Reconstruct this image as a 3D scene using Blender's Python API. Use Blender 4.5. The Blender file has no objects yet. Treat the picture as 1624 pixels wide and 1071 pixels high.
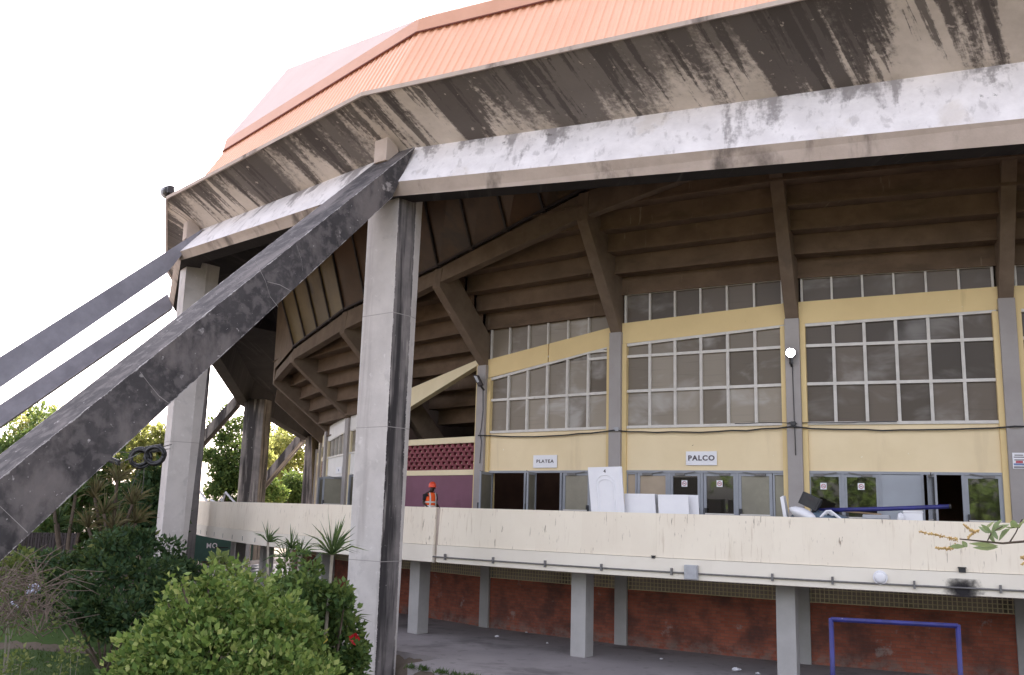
import bpy, math, random
import numpy as np
from mathutils import Vector, Matrix
random.seed(7); np.random.seed(7)
SC = bpy.context.scene
COL = SC.collection

# ------------------------------------------------------------------ camera, sky, sun, exposure
F, PITCH, ROLL, EYE = 1495.3, 0.1815, 0.02813, 3.804          # focal length in photo pixels, tilt, roll, eye height
cw = Vector((0, math.cos(PITCH), math.sin(PITCH)))
cr0 = Vector((1, 0, 0)); cu0 = cr0.cross(cw)
cr = cr0 * math.cos(ROLL) + cu0 * math.sin(ROLL)
cu = cu0 * math.cos(ROLL) - cr0 * math.sin(ROLL)
cam = bpy.data.cameras.new('camera'); camo = bpy.data.objects.new('camera', cam); COL.objects.link(camo)
cam.sensor_width = 36; cam.lens = F / 1624 * 36; cam.clip_end = 3000; cam.clip_start = 0.05
mw = Matrix((cr, cu, -cw)).transposed().to_4x4(); mw.translation = Vector((0, 0, EYE)); camo.matrix_world = mw
SC.camera = camo
SUN_EL, SUN_AZ = math.radians(33), math.radians(10)             # the sun stands behind the arena
wld = bpy.data.worlds.new('World'); SC.world = wld; wld.use_nodes = True
wn = wld.node_tree.nodes; wl = wld.node_tree.links
bg = wn['Background']; sky = wn.new('ShaderNodeTexSky'); sky.sky_type = 'NISHITA'; sky.sun_disc = False
sky.sun_elevation = SUN_EL; sky.sun_rotation = SUN_AZ; sky.air_density = 1.0; sky.dust_density = 4.0; sky.ozone_density = 1.0
hs = wn.new('ShaderNodeHueSaturation'); hs.inputs['Saturation'].default_value = 0.42
tn = wn.new('ShaderNodeMix'); tn.data_type = 'RGBA'; tn.blend_type = 'MULTIPLY'; tn.inputs[0].default_value = 1; tn.inputs[7].default_value = (1.055, .975, 1.0, 1)
wl.new(sky.outputs[0], hs.inputs['Color']); wl.new(hs.outputs[0], tn.inputs[6]); wl.new(tn.outputs[2], bg.inputs[0]); bg.inputs[1].default_value = 0.15
sl = bpy.data.lights.new('sun', 'SUN'); sl.energy = 4.0; sl.angle = math.radians(0.53); sl.color = (1, .93, .82)
so = bpy.data.objects.new('sun', sl); COL.objects.link(so)
sd = Vector((math.sin(SUN_AZ) * math.cos(SUN_EL), math.cos(SUN_AZ) * math.cos(SUN_EL), math.sin(SUN_EL)))
so.rotation_euler = sd.to_track_quat('Z', 'Y').to_euler(); so.location = (0, 0, 60)
SC.view_settings.view_transform = 'Standard'; SC.view_settings.look = 'None'; SC.view_settings.gamma = 1
SC.view_settings.exposure = 2.25

# ------------------------------------------------------------------ survey helpers: rays through photo points, polar coordinates round the arena
BEAR, D0 = 0.39087, 63.786
C2 = Vector((math.sin(BEAR) * D0, math.cos(BEAR) * D0))
INN = -C2.normalized(); LAT = Vector((math.cos(BEAR), -math.sin(BEAR)))
E0 = Vector((0, 0, EYE))
def ray(px, py): return cw + cr * ((px - 812) / F) + cu * ((535.5 - py) / F)
def rad(phi): a = math.radians(phi); return INN * math.cos(a) + LAT * math.sin(a)       # outward direction
def tan_(phi): a = math.radians(phi); return LAT * math.cos(a) - INN * math.sin(a)      # sideways, to the right in the photo
def P(R, phi, z): q = C2 + rad(phi) * R; return Vector((q.x, q.y, z))
def hitplane(px, py, p0, n):
    d = ray(px, py); return E0 + d * ((Vector(p0) - E0).dot(n) / d.dot(n))
def hitY(px, py, Y): d = ray(px, py); return E0 + d * (Y / d.y)
def hitZ(px, py, z): d = ray(px, py); return E0 + d * ((z - EYE) / d.z)
def v3(v, z=0): return Vector((v.x, v.y, z))
def hitphi(px, py, phi, e=0.0):                                                          # radial plane, offset e sideways
    t = v3(tan_(phi)); return hitplane(px, py, v3(C2) + t * e, t)
def hitR(px, py, R):
    d = ray(px, py); a = d.x**2 + d.y**2; b = -2 * (d.x * C2.x + d.y * C2.y); c = C2.length_squared - R * R
    return E0 + d * ((-b - math.sqrt(max(0, b * b - 4 * a * c))) / (2 * a))
def polR(p): return (Vector((p.x, p.y)) - C2).length
def polphi(p): q = Vector((p.x, p.y)) - C2; return math.degrees(math.atan2(q.dot(LAT), q.dot(INN)))
def K(k): return 8.3253 * k - 4.0622

# ------------------------------------------------------------------ materials
def nd(nt, t, **kw):
    n = nt.nodes.new(t)
    for k, v in kw.items():
        if k in n.inputs: n.inputs[k].default_value = v
        else: setattr(n, k, v)
    return n
def newmat(name):
    m = bpy.data.materials.new(name); m.use_nodes = True
    return m, m.node_tree, m.node_tree.nodes['Principled BSDF']
def c4(c): return (c[0], c[1], c[2], 1)
def mixc(nt, fac, a, b):
    n = nt.nodes.new('ShaderNodeMix'); n.data_type = 'RGBA'
    if hasattr(fac, 'node'): nt.links.new(fac, n.inputs[0])
    else: n.inputs[0].default_value = fac
    for i, x in ((6, a), (7, b)):
        if hasattr(x, 'node'): nt.links.new(x, n.inputs[i])
        else: n.inputs[i].default_value = c4(x)
    return n.outputs[2]
def ramp(nt, src, lo, hi, inv=False):
    n = nt.nodes.new('ShaderNodeMapRange'); n.interpolation_type = 'SMOOTHSTEP'
    nt.links.new(src, n.inputs[0]); n.inputs[1].default_value = lo; n.inputs[2].default_value = hi
    n.inputs[3].default_value = 1 if inv else 0; n.inputs[4].default_value = 0 if inv else 1
    return n.outputs[0]
def mul(nt, a, b, op='MULTIPLY'):
    n = nt.nodes.new('ShaderNodeMath'); n.operation = op
    for i, x in ((0, a), (1, b)):
        if hasattr(x, 'node'): nt.links.new(x, n.inputs[i])
        else: n.inputs[i].default_value = x
    return n.outputs[0]
def coords(nt, kind='UV', sc=(1, 1, 1), rot=(0, 0, 0), loc=(0, 0, 0)):
    t = nt.nodes.new('ShaderNodeTexCoord'); m = nt.nodes.new('ShaderNodeMapping')
    m.inputs['Scale'].default_value = sc; m.inputs['Rotation'].default_value = rot; m.inputs['Location'].default_value = loc
    nt.links.new(t.outputs[kind], m.inputs[0]); return m.outputs[0]
def noise(nt, vec, scale=1, detail=5, rough=.6, dist=0.0):
    n = nt.nodes.new('ShaderNodeTexNoise'); nt.links.new(vec, n.inputs['Vector'])
    n.inputs['Scale'].default_value = scale; n.inputs['Detail'].default_value = detail
    n.inputs['Roughness'].default_value = rough; n.inputs['Distortion'].default_value = dist
    return n.outputs['Fac']
def surf(name, base, alt=None, sc=1.5, rough=.85, layers=(), bump=.15, bsc=30, kind='UV', spec=.3, metallic=0.0, wear=None, drip=0.0):
    """weathered surface: base/alt mottling, then stain layers (colour, (su, sv), scale, lo, hi, strength[, mask scale, mlo, mhi])"""
    m, nt, b = newmat(name)
    if alt is None: alt = tuple(x * .82 for x in base)
    col = mixc(nt, ramp(nt, noise(nt, coords(nt, kind), sc, 6, .65), .3, .7), base, alt)
    for L in layers:
        c, s2, s, lo, hi, st = L[:6]
        nz = noise(nt, coords(nt, kind, (s2[0], s2[1], 1), loc=(hash(c) % 17, 3.3, 0)), s, 7, .62, .25)
        if drip and s2[1] < .3:                                   # rain stains start at the top edge and thin out downwards
            at_ = nt.nodes.new('ShaderNodeAttribute'); at_.attribute_name = 'wear'
            nz = mul(nt, mul(nt, nz, mul(nt, mul(nt, at_.outputs['Fac'], .5, 'SUBTRACT'), drip), 'ADD'), mul(nt, mul(nt, noise(nt, coords(nt, kind), 7, 5, .7), .5, 'SUBTRACT'), .16), 'ADD')
        f = ramp(nt, nz, lo, hi)
        if len(L) > 6:
            f = mul(nt, f, ramp(nt, noise(nt, coords(nt, kind, loc=(5.1, hash(c) % 11, 0)), L[6], 3, .5), L[7], L[8]))
        col = mixc(nt, mul(nt, f, st), col, c)
    if wear:
        at_ = nt.nodes.new('ShaderNodeAttribute'); at_.attribute_name = 'wear'
        w_ = mul(nt, at_.outputs['Fac'], mul(nt, mul(nt, noise(nt, coords(nt, kind, (1, 1, 1)), 3.0, 7, .8), .52, 'SUBTRACT'), 2.2), 'ADD')
        col = mixc(nt, mul(nt, ramp(nt, w_, .80, .98), wear[1]), col, wear[0])
    nt.links.new(col, b.inputs['Base Color']); b.inputs['Roughness'].default_value = rough
    b.inputs['Specular IOR Level'].default_value = spec; b.inputs['Metallic'].default_value = metallic
    if bump:
        bn = nt.nodes.new('ShaderNodeBump'); bn.inputs['Strength'].default_value = bump; bn.inputs['Distance'].default_value = .02
        nt.links.new(noise(nt, coords(nt, kind), bsc, 6, .7), bn.inputs['Height']); nt.links.new(bn.outputs[0], b.inputs['Normal'])
    return m
BLK = (.035, .033, .035)
m_fascia = surf('fascia concrete', (.70, .63, .565), (.56, .50, .44), 1.1, .9, [
    ((.105, .09, .085), (.9, .07), 1.0, .485, .55, .93),
    ((.13, .115, .108), (.22, .05), 1.0, .49, .57, .88),
    ((.085, .074, .07), (2.6, .16), 1.0, .535, .585, .8),
    ((.66, .58, .51), (1, 1), 3.2, .64, .68, .55), ((.05, .043, .043), (1.3, .8), 2.4, .66, .70, .7), ((.5, .43, .37), (1, 1), 12, .66, .70, .5)], .5, 14, drip=.085)
m_ledge = surf('ledge concrete', (.84, .81, .81), (.70, .67, .67), 1.3, .85, [
    ((.20, .18, .18), (.8, .2), 1.0, .555, .64, .75),
    ((.45, .425, .42), (2.2, 1.2), 1.6, .54, .66, .55),
    ((.12, .105, .105), (.9, .9), 1.5, .66, .71, .75), ((.62, .56, .5), (.5, .5), 1.2, .58, .7, .5)], .3, 18, drip=.16)
m_lip = surf('lip concrete', (.54, .455, .395), (.44, .365, .31), 1.2, .9, [
    ((.085, .07, .062), (.55, .25), 1.0, .53, .66, .85), ((.6, .55, .48), (1, 1), 5, .68, .74, .5)], .3, 18)
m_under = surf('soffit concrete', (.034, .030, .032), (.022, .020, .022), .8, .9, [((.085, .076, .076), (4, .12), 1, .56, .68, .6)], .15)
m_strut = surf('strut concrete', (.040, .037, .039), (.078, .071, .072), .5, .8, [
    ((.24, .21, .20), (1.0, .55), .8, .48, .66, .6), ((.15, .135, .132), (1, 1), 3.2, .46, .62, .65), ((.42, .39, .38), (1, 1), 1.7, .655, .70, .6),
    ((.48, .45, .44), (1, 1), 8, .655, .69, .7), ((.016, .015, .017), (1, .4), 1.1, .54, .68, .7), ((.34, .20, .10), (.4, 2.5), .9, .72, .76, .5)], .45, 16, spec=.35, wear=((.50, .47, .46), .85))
m_strutd = surf('hazed strut concrete', (.29, .285, .325), (.21, .205, .235), .9, .8, [((.36, .34, .38), (1.4, 1.4), 1, .60, .72, .5)], .25, 22, wear=((.45, .43, .45), .6))  # paler and bluer than the near strut: haze painted into the colour
m_col = surf('column concrete', (.63, .595, .565), (.52, .49, .465), .8, .85, [
    ((.36, .33, .31), (1.8, .12), 1, .55, .70, .6), ((.74, .71, .69), (1, 1), 4, .60, .70, .5), ((.25, .235, .225), (1, 1), 12, .675, .71, .5), ((.42, .40, .385), (1, 1), 1.3, .56, .66, .45)], .3, 26, wear=((.74, .71, .69), .6))
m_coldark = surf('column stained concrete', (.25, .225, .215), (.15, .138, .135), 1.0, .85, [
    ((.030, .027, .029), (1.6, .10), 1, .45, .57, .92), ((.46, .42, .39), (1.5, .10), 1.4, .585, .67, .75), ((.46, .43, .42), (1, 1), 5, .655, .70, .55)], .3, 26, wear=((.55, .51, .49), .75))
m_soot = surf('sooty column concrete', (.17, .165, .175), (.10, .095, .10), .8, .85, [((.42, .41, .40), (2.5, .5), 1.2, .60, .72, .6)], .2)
m_seat = surf('seat tier concrete', (.175, .12, .08), (.115, .078, .052), .9, .9, [
    ((.10, .072, .048), (.5, 1.6), 1.2, .52, .68, .75), ((.44, .36, .26), (5, .5), 1, .64, .74, .4)], .3, 16)
m_rib = surf('raker concrete', (.195, .145, .105), (.14, .102, .074), 1.2, .88, [((.11, .085, .065), (1, .5), 1.1, .55, .7, .7), ((.45, .38, .3), (3, .6), 1.2, .68, .75, .4)], .3, 18)
m_yellow = surf('yellow paint', (.74, .575, .29), (.69, .53, .265), .7, .6, [
    ((.46, .34, .17), (3, .3), 1, .66, .76, .35), ((.85, .78, .62), (1, 1), 6, .70, .73, .7), ((.16, .11, .06), (1, 1), 11, .735, .75, .9)], .1, 40)
m_cwall = surf('cream wall paint', (.80, .665, .43), (.75, .615, .385), .7, .6, [
    ((.5, .38, .22), (3, .3), 1, .66, .76, .35), ((.9, .85, .74), (1, 1), 6, .69, .72, .8), ((.16, .11, .06), (1, 1), 11, .715, .735, .9), ((.55, .43, .26), (1.2, .2), 1, .58, .72, .3)], .1, 40)
m_pale = surf('pale yellow paint', (.80, .70, .47), (.74, .64, .42), .7, .6, [((.5, .4, .25), (3, .3), 1, .66, .76, .3)], .1, 40)
m_cream = surf('cream parapet paint', (.85, .775, .635), (.80, .72, .585), .6, .65, [
    ((.54, .44, .32), (11, 1.0), 1, .55, .66, .55, .35, .40, .60), ((.24, .18, .125), (16, 2.0), 1, .615, .665, .8, .45, .42, .58),
    ((.62, .54, .40), (2.5, .12), 1, .58, .72, .35)], .12, 40)
m_creamlow = surf('cream band paint', (.82, .77, .66), (.77, .715, .61), .6, .65, [((.5, .43, .33), (2, 1), 1.5, .68, .78, .4)], .1, 40)
m_white = surf('white plaster', (.80, .78, .74), (.73, .71, .67), 1, .7, [((.5, .47, .42), (1.5, .4), 1, .64, .75, .4)], .1)
m_purple = surf('plum paint', (.20, .085, .125), (.17, .072, .105), .9, .55, [((.33, .22, .26), (6, .8), 1, .69, .74, .5), ((.10, .045, .06), (1, 1), 1, .62, .75, .4)], .1, 40)
m_block = surf('maroon block', (.235, .06, .075), (.18, .045, .055), 3, .7, [((.42, .25, .25), (1, 1), 6, .70, .76, .6)], .2)
m_grey = surf('grey pilaster paint', (.36, .335, .32), (.31, .285, .27), .9, .7, [((.19, .17, .155), (3, .3), 1, .62, .75, .5)], .1, 40)
m_dframe = surf('grey door frame', (.30, .315, .345), (.26, .275, .30), 2, .45, [((.12, .12, .12), (1, 1), 3, .68, .76, .5)], .05, spec=.5)
m_solid = surf('grey door panel', (.33, .355, .39), (.30, .32, .35), 1, .45, [], .03, spec=.5)
m_alum = surf('window frame aluminium', (.66, .63, .58), (.55, .525, .48), 3, .5, [((.36, .32, .26), (2, 2), 2, .66, .76, .5)], .05, spec=.5)
m_slab = surf('pavement concrete', (.31, .285, .28), (.25, .228, .226), .35, .9, [
    ((.10, .092, .092), (1, 1), .4, .52, .68, .65), ((.15, .14, .138), (1, 1), 2.5, .58, .66, .5), ((.22, .20, .19), (1, 1), 1.6, .62, .72, .5), ((.28, .26, .24), (1, 1), 16, .71, .75, .5)], .25, 25, 'Object')
m_deck = surf('deck concrete', (.3, .29, .28), None, 1, .9, [], .1, 20, 'Object')
m_pil = surf('undercroft pillar paint', (.45, .44, .425), (.38, .37, .355), 1.2, .8, [((.24, .22, .2), (2, .4), 1.2, .62, .74, .5)], .12)
m_dark = surf('dark interior', (.05, .04, .035), None, 1, .9, [], 0)
m_black = surf('black plastic', (.018, .018, .02), (.028, .028, .03), 6, .45, [], .05, 60, 'Object', .5)
m_metal = surf('galvanised metal', (.42, .43, .45), (.34, .35, .37), 6, .4, [((.2, .15, .1), (1, 1), 6, .68, .76, .4)], .05, 60, 'Object', .5)
m_pipe = surf('conduit', (.20, .195, .19), (.14, .135, .13), 8, .5, [], .05, 40, 'Object')
m_blue = surf('blue paint', (.030, .032, .20), (.022, .024, .13), 5, .45, [((.35, .33, .4), (1, 1), 14, .70, .74, .6)], .08, 60, 'Object', .5)
m_wht = surf('white lacquer', (.80, .80, .82), (.75, .75, .78), 2, .4, [((.55, .53, .5), (1, 1), 3, .68, .76, .4)], .03, 30, 'Object', .5)
m_sign = surf('sign board', (.80, .80, .82), (.77, .77, .79), 2, .5, [], .0, 30, 'Object')
m_text = surf('sign lettering', (.09, .075, .085), None, 5, .5, [], 0)
m_red = surf('notice red', (.5, .1, .12), None, 5, .6, [], 0)
m_nblue = surf('notice blue', (.18, .25, .42), None, 5, .6, [], 0)
m_green = surf('green container paint', (.055, .13, .105), (.042, .105, .085), 1, .5, [((.12, .09, .06), (2, .6), 1.5, .66, .76, .5)], .05, 40, spec=.45)
m_stone = surf('mossy stone', (.15, .125, .105), (.075, .065, .055), 3, .95, [((.33, .31, .29), (1, 1), 4, .62, .7, .6), ((.05, .06, .03), (1, 1), 2, .56, .7, .6)], .8, 9, 'Object')
m_bark = surf('bark', (.13, .10, .075), (.08, .062, .048), 6, .9, [], .5, 20, 'Object')
m_stem = surf('pale stem', (.33, .30, .25), (.24, .21, .17), 8, .85, [], .4, 30, 'Object')
m_twig = surf('dry twig', (.17, .13, .105), (.11, .085, .07), 5, .9, [], .2, 30, 'Object')
m_skin = surf('dark brown skin', (.055, .032, .024), (.045, .026, .02), 8, .5, [], .05, 60, 'Object', .4)
m_shirt = surf('black cotton', (.014, .014, .018), (.02, .02, .025), 20, .9, [], .2, 60, 'Object')
m_trouser = surf('blue denim', (.03, .045, .09), (.045, .06, .11), 20, .9, [], .2, 60, 'Object')
m_vest = surf('orange vest', (.95, .13, .02), (.85, .10, .018), 10, .7, [], .1, 40, 'Object')
m_refl = surf('reflective tape', (.75, .74, .68), (.6, .6, .55), 10, .4, [], 0, 40, 'Object')
m_helmet = surf('orange red helmet', (.80, .075, .025), (.72, .06, .02), 6, .35, [], .02, 40, 'Object', .5)
m_tarp = surf('blue grey plastic', (.12, .17, .22), (.09, .13, .17), 6, .45, [], .2, 20, 'Object', .5)
m_wood = surf('bare plank', (.42, .30, .18), (.33, .23, .14), 6, .8, [], .2, 30, 'Object')
m_rust = surf('dark post steel', (.06, .05, .05), None, 5, .7, [], .1, 30, 'Object')
# brick undercroft wall
def brick_mat():
    m, nt, b = newmat('red brick')
    uv = coords(nt, 'UV')
    br = nt.nodes.new('ShaderNodeTexBrick'); nt.links.new(uv, br.inputs['Vector'])
    br.inputs['Color1'].default_value = (.40, .115, .065, 1); br.inputs['Color2'].default_value = (.29, .08, .045, 1); br.inputs['Mortar'].default_value = (.24, .105, .07, 1)
    br.inputs['Scale'].default_value = 1; br.inputs['Brick Width'].default_value = .24; br.inputs['Row Height'].default_value = .085; br.inputs['Mortar Size'].default_value = .009
    col = br.outputs['Color']
    col = mixc(nt, mul(nt, ramp(nt, noise(nt, uv, .8, 6, .65), .42, .66), .8), col, (.075, .04, .035))
    col = mixc(nt, mul(nt, ramp(nt, noise(nt, coords(nt, 'UV', (1, 1, 1), loc=(7, 2, 0)), 1.3, 7, .7), .60, .68), .6), col, (.36, .30, .27))
    v = nt.nodes.new('ShaderNodeSeparateXYZ'); nt.links.new(uv, v.inputs[0])
    low = mul(nt, ramp(nt, v.outputs[1], .05, .45, True), ramp(nt, noise(nt, uv, 3, 5, .7), .4, .6))
    col = mixc(nt, mul(nt, low, .6), col, (.25, .2, .17))
    nt.links.new(col, b.inputs['Base Color']); b.inputs['Roughness'].default_value = .85
    bn = nt.nodes.new('ShaderNodeBump'); bn.inputs['Strength'].default_value = .5; bn.inputs['Distance'].default_value = .01
    nt.links.new(br.outputs['Fac'], bn.inputs['Height']); bn.invert = True; nt.links.new(bn.outputs[0], b.inputs['Normal'])
    return m
m_brick = brick_mat()
def roof_mat():
    m, nt, b = newmat('orange corrugated roof')
    uv = coords(nt, 'UV')
    w = nt.nodes.new('ShaderNodeTexWave'); nt.links.new(uv, w.inputs['Vector']); w.bands_direction = 'X'; w.inputs['Scale'].default_value = .62; w.wave_profile = 'SAW'
    w.inputs['Distortion'].default_value = 0
    col = mixc(nt, ramp(nt, noise(nt, uv, .5, 5, .6), .3, .7), (.82, .46, .30), (.76, .41, .26))
    col = mixc(nt, mul(nt, ramp(nt, noise(nt, coords(nt, 'UV', (3, .25, 1)), 1, 6, .6), .70, .76), .8), col, (.30, .07, .04))
    nt.links.new(col, b.inputs['Base Color']); b.inputs['Roughness'].default_value = .45
    return m
m_roof = roof_mat()
m_flash = surf('orange flashing', (.64, .35, .235), (.58, .31, .20), .8, .45, [((.35, .09, .05), (1, 1), 2, .7, .78, .5)], .05, 20, spec=.4)
m_roofup = surf('upper roof sheet', (.47, .345, .30), (.44, .31, .265), .5, .5, [], .05, 20, spec=.4)
m_rooffix = surf('dark roof fixings', (.16, .05, .035), None, 5, .7, [], 0)
def pane_mat(name, a, b_, rough, haze=.25):
    m, nt, b = newmat(name)
    g = nt.nodes.new('ShaderNodeNewGeometry')
    col = mixc(nt, g.outputs['Random Per Island'], a, b_)
    col = mixc(nt, mul(nt, ramp(nt, noise(nt, coords(nt, 'UV', (.5, .9, 1)), 1.0, 4, .55, .5), .50, .72), haze), col, (.50, .48, .45))
    col = mixc(nt, mul(nt, ramp(nt, noise(nt, coords(nt, 'UV', (.6, 16, 1)), 1, 3, .5), .55, .8), .25), col, (.05, .045, .04))
    nt.links.new(col, b.inputs['Base Color']); b.inputs['Roughness'].default_value = rough; b.inputs['Specular IOR Level'].default_value = .25
    bn = nt.nodes.new('ShaderNodeBump'); bn.inputs['Strength'].default_value = .12; bn.inputs['Distance'].default_value = .05
    nt.links.new(noise(nt, coords(nt, 'UV', (.6, 1.5, 1)), 1.2, 2, .5), bn.inputs['Height']); nt.links.new(bn.outputs[0], b.inputs['Normal'])
    return m
m_pane = pane_mat('dusty reflecting brown pane', (.10, .078, .054), (.30, .26, .205), .3, .6)  # dirty glass, with pale grey reflections painted into its colour
m_panedk = pane_mat('dark brown pane', (.045, .034, .024), (.135, .108, .082), .34, .3)
m_panel = surf('brown cladding sheet', (.10, .055, .028), (.05, .03, .019), .35, .34, [((.02, .018, .018), (.5, .5), .7, .55, .66, .8), ((.20, .105, .04), (.6, .6), .6, .54, .70, .7)], .12, 1.2, spec=.3)
m_panely = surf('yellow cladding sheet', (.17, .125, .05), (.09, .065, .03), .4, .3, [((.03, .026, .02), (.5, .5), .8, .52, .64, .85)], .12, 1.2, spec=.35)
def glass_mat(name, tint, t=.35):
    m, nt, b = newmat(name)
    g = nt.nodes.new('ShaderNodeNewGeometry')
    b.inputs['Base Color'].default_value = c4(tint); b.inputs['Roughness'].default_value = .03; b.inputs['Specular IOR Level'].default_value = .8; b.inputs['IOR'].default_value = 1.9
    tr = nt.nodes.new('ShaderNodeBsdfTransparent'); mx = nt.nodes.new('ShaderNodeMixShader'); mx.inputs[0].default_value = 1 - t
    nt.links.new(tr.outputs[0], mx.inputs[1]); nt.links.new(b.outputs[0], mx.inputs[2])
    nt.links.new(mx.outputs[0], nt.nodes['Material Output'].inputs[0]); return m
m_gdark = glass_mat('dark door glass', (.02, .018, .014), .4)
m_gfrost = surf('frosted door glass', (.26, .245, .19), (.21, .195, .15), 1.5, .25, [], 0, spec=.5)
m_gwarm = surf('warm reflection glass', (.40, .32, .23), (.33, .265, .19), 1.2, .3, [], 0, spec=.5)  # a warm reflection painted in as the colour of the pane
def emit(name, c, s):
    m, nt, b = newmat(name); b.inputs['Base Color'].default_value = c4(c); b.inputs['Emission Color'].default_value = c4(c); b.inputs['Emission Strength'].default_value = s; return m
m_lamp = emit('lit lamp lens', (.95, .97, 1), 18)
def leafmat(name, cols, tr=.35, rough=.62):
    m, nt, b = newmat(name)
    g = nt.nodes.new('ShaderNodeNewGeometry'); r = nt.nodes.new('ShaderNodeValToRGB')
    nt.links.new(g.outputs['Random Per Island'], r.inputs[0]); el = r.color_ramp.elements
    while len(el) < len(cols): el.new(.5)
    for i, (p, c) in enumerate(cols): el[i].position = p; el[i].color = c4(c)
    nt.links.new(r.outputs[0], b.inputs['Base Color']); b.inputs['Roughness'].default_value = rough; b.inputs['Specular IOR Level'].default_value = .18
    t = nt.nodes.new('ShaderNodeBsdfTranslucent'); nt.links.new(mixc(nt, .35, r.outputs[0], (.24, .27, .06)), t.inputs[0])
    mx = nt.nodes.new('ShaderNodeMixShader'); mx.inputs[0].default_value = tr
    nt.links.new(b.outputs[0], mx.inputs[1]); nt.links.new(t.outputs[0], mx.inputs[2]); nt.links.new(mx.outputs[0], nt.nodes['Material Output'].inputs[0])
    return m
m_lhib = leafmat('hibiscus leaves', [(0, (.05, .105, .026)), (.5, (.13, .215, .05)), (.9, (.26, .33, .10)), (1, (.38, .42, .15))], .34)
m_ldark = leafmat('dark shrub leaves', [(0, (.018, .045, .02)), (.6, (.04, .085, .035)), (.95, (.085, .14, .055)), (1, (.16, .17, .05))], .25)
m_lmid = leafmat('mid green leaves', [(0, (.03, .065, .02)), (.6, (.06, .115, .034)), (1, (.13, .19, .055))], .35)
m_llight = leafmat('light green leaves', [(0, (.22, .24, .07)), (.6, (.34, .36, .12)), (1, (.46, .43, .17))], .5)
m_lpale = leafmat('pale young leaves', [(0, (.08, .12, .035)), (.6, (.13, .175, .055)), (1, (.21, .23, .09))], .35)
m_lyucca = leafmat('sword leaves', [(0, (.035, .07, .03)), (.6, (.065, .115, .045)), (1, (.12, .17, .06))], .25)
m_lybrown = leafmat('withered sword leaves', [(0, (.11, .095, .05)), (.6, (.16, .13, .07)), (1, (.10, .12, .05))], .25)
m_lgrass = leafmat('grass blades', [(0, (.035, .08, .02)), (.6, (.06, .12, .03)), (1, (.12, .17, .055))], .35)
m_lbranch = leafmat('pale branch leaves', [(0, (.20, .27, .13)), (.6, (.28, .36, .19)), (1, (.36, .42, .27))], .4)
m_lrefl = leafmat('background leaves', [(0, (.05, .09, .025)), (1, (.14, .2, .05))], .3)
m_flower = surf('red petal', (.55, .02, .03), None, 5, .5, [], 0, 30, 'Object')
m_spike = surf('yellow bud', (.60, .44, .18), (.40, .27, .12), 30, .7, [], 0, 30, 'Object')
m_paleflower = surf('pale blue petal', (.60, .63, .80), None, 5, .6, [], 0, 30, 'Object')

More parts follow.
